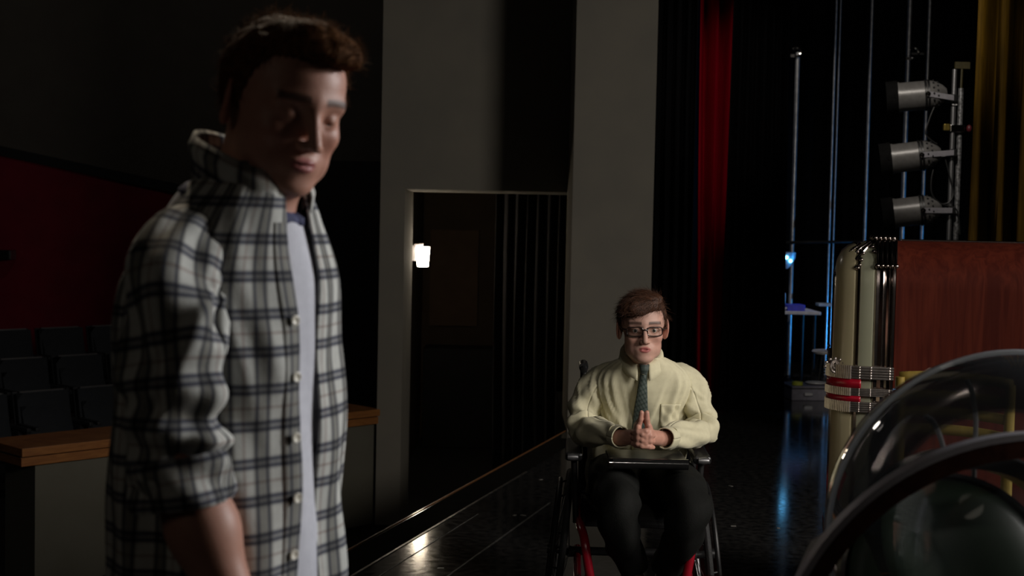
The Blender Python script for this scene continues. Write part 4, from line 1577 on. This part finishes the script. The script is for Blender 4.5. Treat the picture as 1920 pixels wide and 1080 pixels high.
def spotlight(pxf, pyf, pxb, pyb, pxh, pyh, label, seed):
    """front rim centre, rear centre, hinge on the pole"""
    f_, b_ = pix(pxf, pyf, SY), pix(pxb, pyb, SY)
    ax = (f_ - b_)
    L = ax.length
    ax.normalize()
    ax = (ax + Vector((0, .24, 0))).normalized()
    mid = (f_ + b_) / 2
    t = empty('spotlight', mid, 0, label, 'spotlight', 'spotlights on the lighting stand')
    loc = Matrix.Translation(-mid)
    Mf = loc @ frame(b_, ax)
    r = .098
    bd = L * .62
    G().lathe([(r, L * .38), (r * 1.0, L * .40), (r * 1.0, L), (r * 1.04, L), (r * 1.04, L + .012), (r * .95, L + .012), (r * .95, L * .42)], 40, Mf).build('barrel', M_can, t, smooth='auto')
    G().lathe([(0, -.03), (r * .35, -.025), (r * .62, .0), (r * .86, L * .14), (r * .98, L * .27), (r, L * .37)], 40, Mf).build('rear_cap', M_can, t, smooth='auto')
    for hh in (.33, .40):
        G().lathe([(r, L * hh - .008), (r * 1.07, L * hh - .006), (r * 1.07, L * hh + .006), (r, L * hh + .008)], 40, Mf).build('clamp_ring', M_blackmetal, t, smooth='auto')
    gg = G()
    for k in range(14):
        a = 2 * math.pi * k / 14
        for hh in (.12, .22):
            p = Mf @ Vector((r * (.83 if hh < .2 else .95) * math.cos(a + hh * 2), r * (.83 if hh < .2 else .95) * math.sin(a + hh * 2), L * hh))
            gg.ball(p, .008, 6, 4)
    gg.build('vent_hole', M_black, t)
    # gel frame holder: square black frame with rounded opening
    fr = G()
    for k in range(4):
        a = k * math.pi / 2
        fr.box(Mf @ Vector((r * 1.05 * math.cos(a), r * 1.05 * math.sin(a), L + .03)), (.022, .022, .022))
    fr.lathe([(r * 1.10, L + .012), (r * 1.14, L + .016), (r * 1.14, L + .09), (r * 1.06, L + .09), (r * 1.06, L + .02), (r * .9, L + .014)], 40, Mf)
    fr.build('gel_frame', M_matt, t, smooth='auto')
    G().lathe([(0, L * .6), (r * .93, L * .62)], 24, Mf).build('lens', mat('dark_lens_%d' % seed, (.02, .02, .025), .1, 0), t)
    # yoke arm from pivot to the pole
    h = pix(pxh, pyh, SY) - mid
    for s in (-1, 1):
        pv = Mf @ Vector((0, 0, L * .45)) + Vector((0, s * (r + .012), 0))
        hh = Vector((h.x, h.y + s * .05, h.z))
        d = hh - pv
        M3 = Matrix((d.normalized(), d.normalized().cross(Vector((0, 0, 1))).normalized() * -1, Vector((0, 0, 1)))).transposed()
        G().box((pv + hh) / 2, (d.length, .006, .036), M3).build('yoke_arm', M_yoke, t, bevel=.002)
        G().lathe([(0, .012), (.012, .01), (.018, 0), (0, 0)], 14, frame(pv, (0, s, 0))).build('pivot_knob', M_chrome, t, smooth='auto')
    G().box(h, (.05, .10, .05)).build('hook_clamp', M_blackmetal, t, bevel=.006)
    return t, mid

s1, m1 = spotlight(1690, 181, 1768, 176, 1784, 185, 'topmost grey spotlight on the lighting stand', 1)
s2, m2 = spotlight(1678, 297, 1757, 288, 1784, 287, 'middle grey spotlight between the other two on the lighting stand', 2)
s3, m3 = spotlight(1682, 400, 1758, 391, 1781, 395, 'lowest grey spotlight on the lighting stand just above the jukebox', 3)
M_cable = mat('black_cable', (.015, .015, .015), .5)
for k, pts in enumerate((((1752, 200), (1742, 225), (1736, 250), (1745, 262), (1757, 270)), ((1772, 296), (1783, 340), (1788, 362), (1778, 380), (1757, 383)), ((1750, 318), (1746, 340), (1748, 365), (1765, 382), (1790, 390), (1797, 405), (1800, 440)))):
    P = [pix(x, y, SY - .03) for x, y in pts]
    G().tube(spline(P, 24).tolist(), .005, 6).build('cable', M_cable, label='thin black cable hanging from the %s spotlight' % ('topmost', 'middle', 'lowest')[k], cat='cable')

# ------------------------------------------------------------------ big jukebox
JK = pix(1675, 600, 4.95)
t = empty('jukebox', (0, 0, 0), 0, 'wooden jukebox with cream plastic columns and chrome and red bands', 'jukebox')
jr = R(166)
JW = .40
jr_half = JW
# local frame: +X front, seam between wood and chrome at x=0, body behind
seam = pix(1676, 600, 4.72)
front = Vector((math.cos(jr), math.sin(jr), 0))
left = Vector((-front.y, front.x, 0))        # local +Y
near = -1 if left.y > 0 else 1
org = Vector((seam.x, seam.y, 0)) - left * near * JW
t.location = org
t.rotation_euler = (0, 0, jr)
TOPZ = 1.480
M_jwood = wood_mat('red_brown_veneer', (0.125, 0.022, 0.011), (0.075, 0.012, 0.007), 0.6, (7, 7, .45), 5, 0, .12)
M_cream = mat('cream_plastic', (0.50, 0.44, 0.27), 0.28, 0, (0.47, 0.40, 0.24), 3, coat=.3)
M_green_cream = mat('greenish_plastic', (0.42, 0.42, 0.30), 0.25, 0, (0.38, 0.39, 0.27), 3, coat=.3)
M_jchrome = mat('warm_chrome', (0.40, 0.34, 0.31), 0.17, 1.0, (0.30, 0.25, 0.23), 30)
M_bead = mat('bright_chrome', (0.62, 0.56, 0.52), 0.3, 0.9, (0.45, 0.40, 0.37), 60)
M_jred = mat('red_plastic', (0.50, 0.008, 0.03), 0.3, 0, (0.40, 0.006, 0.02), 20, coat=.3)


RC = .17


def arch(x, inset, z0, n=24, W=JW):
    """outline of the arched section at depth x: up one side, over, down the other"""
    zc, yc, r = TOPZ - RC, W - RC, max(RC - inset, .004)
    top = TOPZ - inset
    if inset >= RC:
        yc, zc = W - inset - .004, TOPZ - inset - .004
    P = [(x, -(yc + r), z0 + (zc - z0) * k / 6) for k in range(6)]
    P += [(x, -yc - r * math.cos(math.pi / 2 * k / 12), zc + r * math.sin(math.pi / 2 * k / 12)) for k in range(13)]
    P += [(x, yc + r * math.sin(math.pi / 2 * k / 12), zc + r * math.cos(math.pi / 2 * k / 12)) for k in range(13)]
    P += [(x, yc + r, zc - (zc - z0) * k / 6) for k in range(1, 7)]
    return P


def arch_strip(prof, z0, name, m, smooth='auto', caps=False):
    g = G()
    rows = [arch(x, s, z0) for x, s in prof]
    g.grid(rows)
    if caps:
        n = len(g.V)
        g.F.append(tuple(range(len(rows[0]))))
        g.F.append(tuple(range(n - len(rows[0]), n))[::-1])
    return g.build(name, m, t, smooth=smooth)


arch_strip([(-.55, .012), (-.545, 0), (-.005, 0), (-.002, .004)], .12, 'wood_case', M_jwood, caps=True)
arch_strip([(-.004, .004), (-.002, -.006), (.006, -.008), (.010, -.004), (.012, .004)], .12, 'chrome_bead', M_jchrome)
arch_strip([(.010, .006), (.020, .0), (.030, .007), (.040, .0), (.052, .007), (.062, .002), (.070, .010)], .12, 'fluted_trim', M_jchrome)
arch_strip([(.068, .012), (.074, .004), (.105, .006), (.118, .012)], .40, 'side_column', M_green_cream)
arch_strip([(.116, .016), (.120, .006), (.128, .010), (.132, .022)], .40, 'chrome_bead', M_jchrome)
arch_strip([(.130, .022), (.140, .014), (.165, .020), (.190, .042), (.205, .075), (.210, .11)], .40, 'front_column', M_cream)
arch_strip([(.205, .108), (.216, .112), (.212, .125), (.200, .13)], .40, 'chrome_bead', M_jchrome)
arch_strip([(.198, .13), (.19, .2), (.19, .385)], .62, 'front_panel', mat('dark_front', (.03, .02, .015), .3), caps=False)
# base
g = G()
for z0, z1, o in ((0, .08, .015), (.08, .36, 0), (.36, .40, .02)):
    poly = [(-.55, -JW - o), (.02 + o, -JW - o), (.13 + o, -JW + .03 - o), (.20 + o, -JW + .10 - o), (.21 + o, 0), (.20 + o, JW - .10 + o), (.13 + o, JW - .03 + o), (.02 + o, JW + o), (-.55, JW + o)]
    (G().prism(poly, z0, z1)).build('base', M_jwood if o == 0 else M_jchrome, t, bevel=.004)
# chrome and red collars on both columns
def collar_path(side, off):
    pts = [(-.005, 0), (.04, -.004), (.09, -.004), (.12, .0), (.15, .008), (.18, .028), (.205, .06), (.218, .10), (.215, .14)]
    P = spline([(a, b, 0) for a, b in pts], 40)
    T = np.gradient(P, axis=0)
    T /= np.linalg.norm(T, axis=1)[:, None]
    Nn = np.c_[T[:, 1], -T[:, 0]]
    return [(p[0] + n_[0] * off, side * (-(JW) + p[1] + n_[1] * off)) for p, n_ in zip(P, Nn)]


Z = lambda py: CAM_H - (py - 441) * 4.72 / FPX
bands = [(689, 714), (731, 746), (757, 777)]
for side in (-1, 1):
    sd = near * side * -1
    for (ya, yb) in bands:
        z1, z0 = Z(ya), Z(yb)
        gb = G()
        nb = 46
        pth = collar_path(-sd, .010)
        inn = collar_path(-sd, -.004)
        gb.grid([[(p[0], p[1], z) for z in (z0, z1)] for p in inn])
        for k in range(0, 40):
            p = pth[k]
            if k < 18:
                continue
            gb.tube([(p[0], p[1], z0), (p[0], p[1], z1)], .0042, 6)
        gb.build('ribbed_collar', M_bead, t, smooth='auto')
        gl = G()
        for q_ in range(5):
            zz = z0 + (z1 - z0) * (q_ + .5) / 5
            pl_ = collar_path(-sd, .008)
            gl.tube([(p[0], p[1], zz) for p in pl_[:19]], (z1 - z0) / 11, 6)
            for k in (2, 8, 13, 18):
                gl.ball((pl_[k][0], pl_[k][1], zz), (z1 - z0) / 8.5, 8, 6)
        gl.build('beaded_collar', M_bead, t, smooth='auto')
    for (ya, yb) in ((714, 731), (746, 757)):
        z1, z0 = Z(ya), Z(yb)
        o = collar_path(-sd, .006)
        o = o[12:]
        G().grid([[(p[0], p[1], z) for z in (z0, z1)] for p in o]).build('red_band', M_jred, t, smooth=True, solid=.006)
    # scroll on top of the collar
    sg = G()
    cpt = collar_path(-sd, .012)[26]
    for cz, rr, th in ((Z(693), .022, .005), (Z(691), .012, .004)):
        sg.tube([(cpt[0] + rr * math.cos(a) * .7, cpt[1] + sd * 0 + rr * math.cos(a) * .25, cz + rr * math.sin(a)) for a in np.linspace(0, 6.28, 18)[:-1]], th, 6, closed=True)
    for k in range(7):
        a = math.pi * k / 6
        sg.ball((cpt[0] + .034 * math.cos(a), cpt[1], Z(694) + .03 * math.sin(a)), .006, 8, 6)
    sg.build('scroll_ornament', M_bead, t, smooth='auto')
# crown casting over the shoulder of each column: scrolled chrome leaf
for sd in (1, -1):
    sg = G()

    def apt(x, inset, deg, lift=.005, sd=sd):
        r = RC - inset + lift
        return (x, sd * (JW - RC + r * math.cos(R(deg))), TOPZ - RC + r * math.sin(R(deg)))

    for q_ in range(5):
        x0 = -.002 + .016 * q_
        sg.tube([apt(x0, .0, d_, .006 + .003 * math.sin(d_ * .3)) for d_ in np.linspace(28, 90, 14)], [.0075 - .003 * s for s in np.linspace(1, 0, 14)], 8)
        sg.ball(apt(x0, .0, 27, .007), .010, 10, 8)
        sg.ball(apt(x0 + .008, .0, 84, .010), .011, 10, 8)
    for k in range(12):
        s = k / 11
        sg.ball(apt(.075 + .06 * s, .006 + .012 * s, 50 + 24 * math.sin(s * 5), .006), .0085, 10, 8)
        sg.ball(apt(.13 + .078 * s, .018 + .085 * s ** 2, 70 - 30 * s, .004), .0075, 10, 8)
    for e_ in (0, 14):
        sg.tube([apt(.07 + .14 * s, .004 + .095 * s ** 2, 78 - 46 * s - e_ * math.sin(3.1 * s), .006) for s in np.linspace(0, 1, 18)], .0065, 8)
    sg.build('crown_casting', M_jchrome, t, smooth='auto')
G().box((-.28, 0, TOPZ + .003), (.5, .05, .008)).build('top_glint_strip', M_jchrome, t, bevel=.002)  # chrome strip added in place of the highlight along the top edge

# ------------------------------------------------------------------ yellow ladder-back chair
M_ychair = wood_mat('yellow_wood', (0.30, 0.21, 0.04), (0.22, 0.15, 0.025), .5, (6, 6, 1), 6)
ca, cb = pix(1688, 715, 3.7), pix(1900, 742, 3.55)
w_ = (cb - ca)
w_.z = 0
cw = w_.length
ang = math.atan2(w_.y, w_.x)
t = empty('ladderback_chair', ((ca.x + cb.x) / 2, (ca.y + cb.y) / 2, 0), ang, 'yellow wooden ladder-back chair behind the clear dome', 'chair')
zt = ca.z - .015
for sx in (-1, 1):
    G().tube([(sx * (cw / 2 - .012), .03, 0), (sx * (cw / 2 - .012), 0, .45), (sx * (cw / 2 - .004), -.02, zt + .03)], [.016, .018, .013], 10).build('back_post', M_ychair, t, smooth='auto')
    G().tube([(sx * (cw / 2), -.40, 0), (sx * (cw / 2), -.40, .45)], [.014, .018], 10).build('leg', M_ychair, t, smooth='auto')
for py in (712, 748, 779, 812):
    z = pix(1790, py, 3.62).z
    P = []
    for k in range(13):
        u = -1 + 2 * k / 12
        bow = .02 * (1 - u * u)
        P.append([(u * cw / 2, bow - .015, z - .012 + .004 * math.cos(u * 2)), (u * cw / 2, bow - .015, z + .012 + .008 * (1 - u * u))])
    G().grid(P).build('back_slat', M_ychair, t, smooth='auto', solid=.01)
G().box((0, -.2, .455), (cw + .05, .44, .03)).build('seat', M_ychair, t, bevel=.008)
for y, z in ((-.4, .2), (.02, .2)):
    G().tube([(-cw / 2, y, z), (cw / 2, y, z)], .009, 8).build('stretcher', M_ychair, t)

# ------------------------------------------------------------------ near jukebox with the clear dome
FY = 2.0
ac = pix(1930, 1302, FY)
AR = 506 * FY / FPX
t = empty('dome_jukebox', (ac.x, FY, 0), 0, 'jukebox with a clear plastic dome, brown arched band and green disc', 'jukebox')
M_nwood = wood_mat('dark_brown_wood', (0.10, 0.038, 0.022), (0.05, 0.018, 0.012), .35, (3, 3, 3), 6, .3)
zc = ac.z
def band(r0, r1, y0, y1, name, m, n=56, a0=0, a1=180):
    rows = []
    for k in range(n + 1):
        a = R(a0 + (a1 - a0) * k / n)
        c, s = math.cos(a), math.sin(a)
        rows.append([(r * c, y, zc + r * s) for r, y in ((r0, y0), (r1, y0), (r1, y1), (r0, y1))])
    return G().grid(rows, cv=True).build(name, m, t, smooth='auto')
band(AR - .036, AR - .006, -.035, .0, 'arch_band', M_nwood)
band(AR - .009, AR + .001, -.038, -.012, 'chrome_edge', mat('satin_chrome', (.55, .53, .57), .35, .2, (.48, .46, .5), 20))
cab = G().box((0, .28, zc / 2), (2 * AR, .66, zc))
cab.build('cabinet', M_nwood, t, bevel=.015)
G().box((0, .28, zc + .002), (2 * AR + .02, .68, .02)).build('chrome_rim', M_jchrome, t, bevel=.004)
dc = pix(1897, 1004, 2.32)
DR = 347 * 2.32 / FPX
dl = dc - Vector((ac.x, FY, 0))
M_dome = clear_mat('clear_acrylic', (.97, .98, .99), .8, .04, .03)
def dome(r, name):
    prof = [(r * math.sin(a), r * math.cos(a)) for a in np.linspace(0.0, 2.0, 40)]
    return prof
pr_ = dome(DR, '')
pr2 = dome(DR - .009, '')
zb = zc + .012
def cut(prof, r):
    out = [(a, max(b, zb - dl.z)) for a, b in prof]
    return out
G().lathe([p for p in pr_ if p[1] > zb - dl.z] + [p for p in pr2 if p[1] > zb - dl.z][::-1], 72, Matrix.Translation(dl)).build('clear_dome', M_dome, t, smooth='auto')
# raised seams of the dome
for yaw, nm in ((0, 'dome_seam'),):
    G().tube([(dl.x + (DR + .001) * math.cos(a), dl.y, dl.z + (DR + .001) * math.sin(a)) for a in np.linspace(-.4, math.pi + .4, 60)], .0045, 8).build(nm, clear_mat('clear_rim', (.85, .88, .92), 2.2, .12, .55), t, smooth=True)
# green disc in black ring
gc = pix(1779, 1089, 2.18) - Vector((ac.x, FY, 0))
GR = 192 * 2.18 / FPX
Mg = frame(gc, (-.05, -1, .22))
G().lathe([(0, .055), (GR * .3, .052), (GR * .6, .042), (GR * .85, .022), (GR * .97, .004), (GR, -.02), (GR * .98, -.06), (0, -.06)], 56, Mg).build('green_disc', mat('dark_green_enamel', (.030, .050, .030), .42, 0, (.036, .060, .036), 6, spec=.25), t, smooth='auto')
G().lathe([(GR * 1.0, -.02), (GR * 1.02, .004), (GR * 1.06, .0), (GR * 1.07, -.03)], 56, Mg).build('chrome_ring', M_chrome, t, smooth='auto')
Mh = frame(gc + Vector((.055, .05, .01)), (-.05, -1, .1))
G().lathe([(GR * .98, -.05), (GR * 1.0, .03), (GR * 1.16, .035), (GR * 1.20, .0), (GR * 1.18, -.09)], 56, Mh).build('black_hood', M_blackplastic, t, smooth='auto')
G().tube([(gc.x, gc.y + .03, zc), (gc.x, gc.y + .03, gc.z)], .05, 16).build('disc_post', M_blackmetal, t, smooth='auto')
# pale flank plate under the band at the left
wp = [pix(x, y, 2.07) - Vector((ac.x, FY, 0)) for x, y in ((1528, 1022), (1566, 998), (1545, 1110), (1470, 1150))]
Mx2 = Matrix(((1, 0, 0, 0), (0, 0, -1, .08), (0, 1, 0, 0), (0, 0, 0, 1)))
G().prism([(v.x, v.z) for v in wp][::-1], -.02, .01, Mx2).build('pale_flank', mat('pale_plastic', (.42, .42, .40), .4), t)
# tone arm bits inside dome
M_arm = mat('grey_arm', (.5, .5, .5), .3, .6)
for pts in (((1812, 712), (1822, 735), (1828, 770), (1830, 790)), ((1735, 780), (1755, 800), (1775, 860))):
    P = [pix(x, y, 2.35) - Vector((ac.x, FY, 0)) for x, y in pts]
    P.append(Vector((P[-1].x, P[-1].y, zc)))
    G().tube(spline(P[:-1], 12).tolist() + [tuple(P[-1])], .0045, 8).build('tone_arm', M_arm, t, smooth='auto')
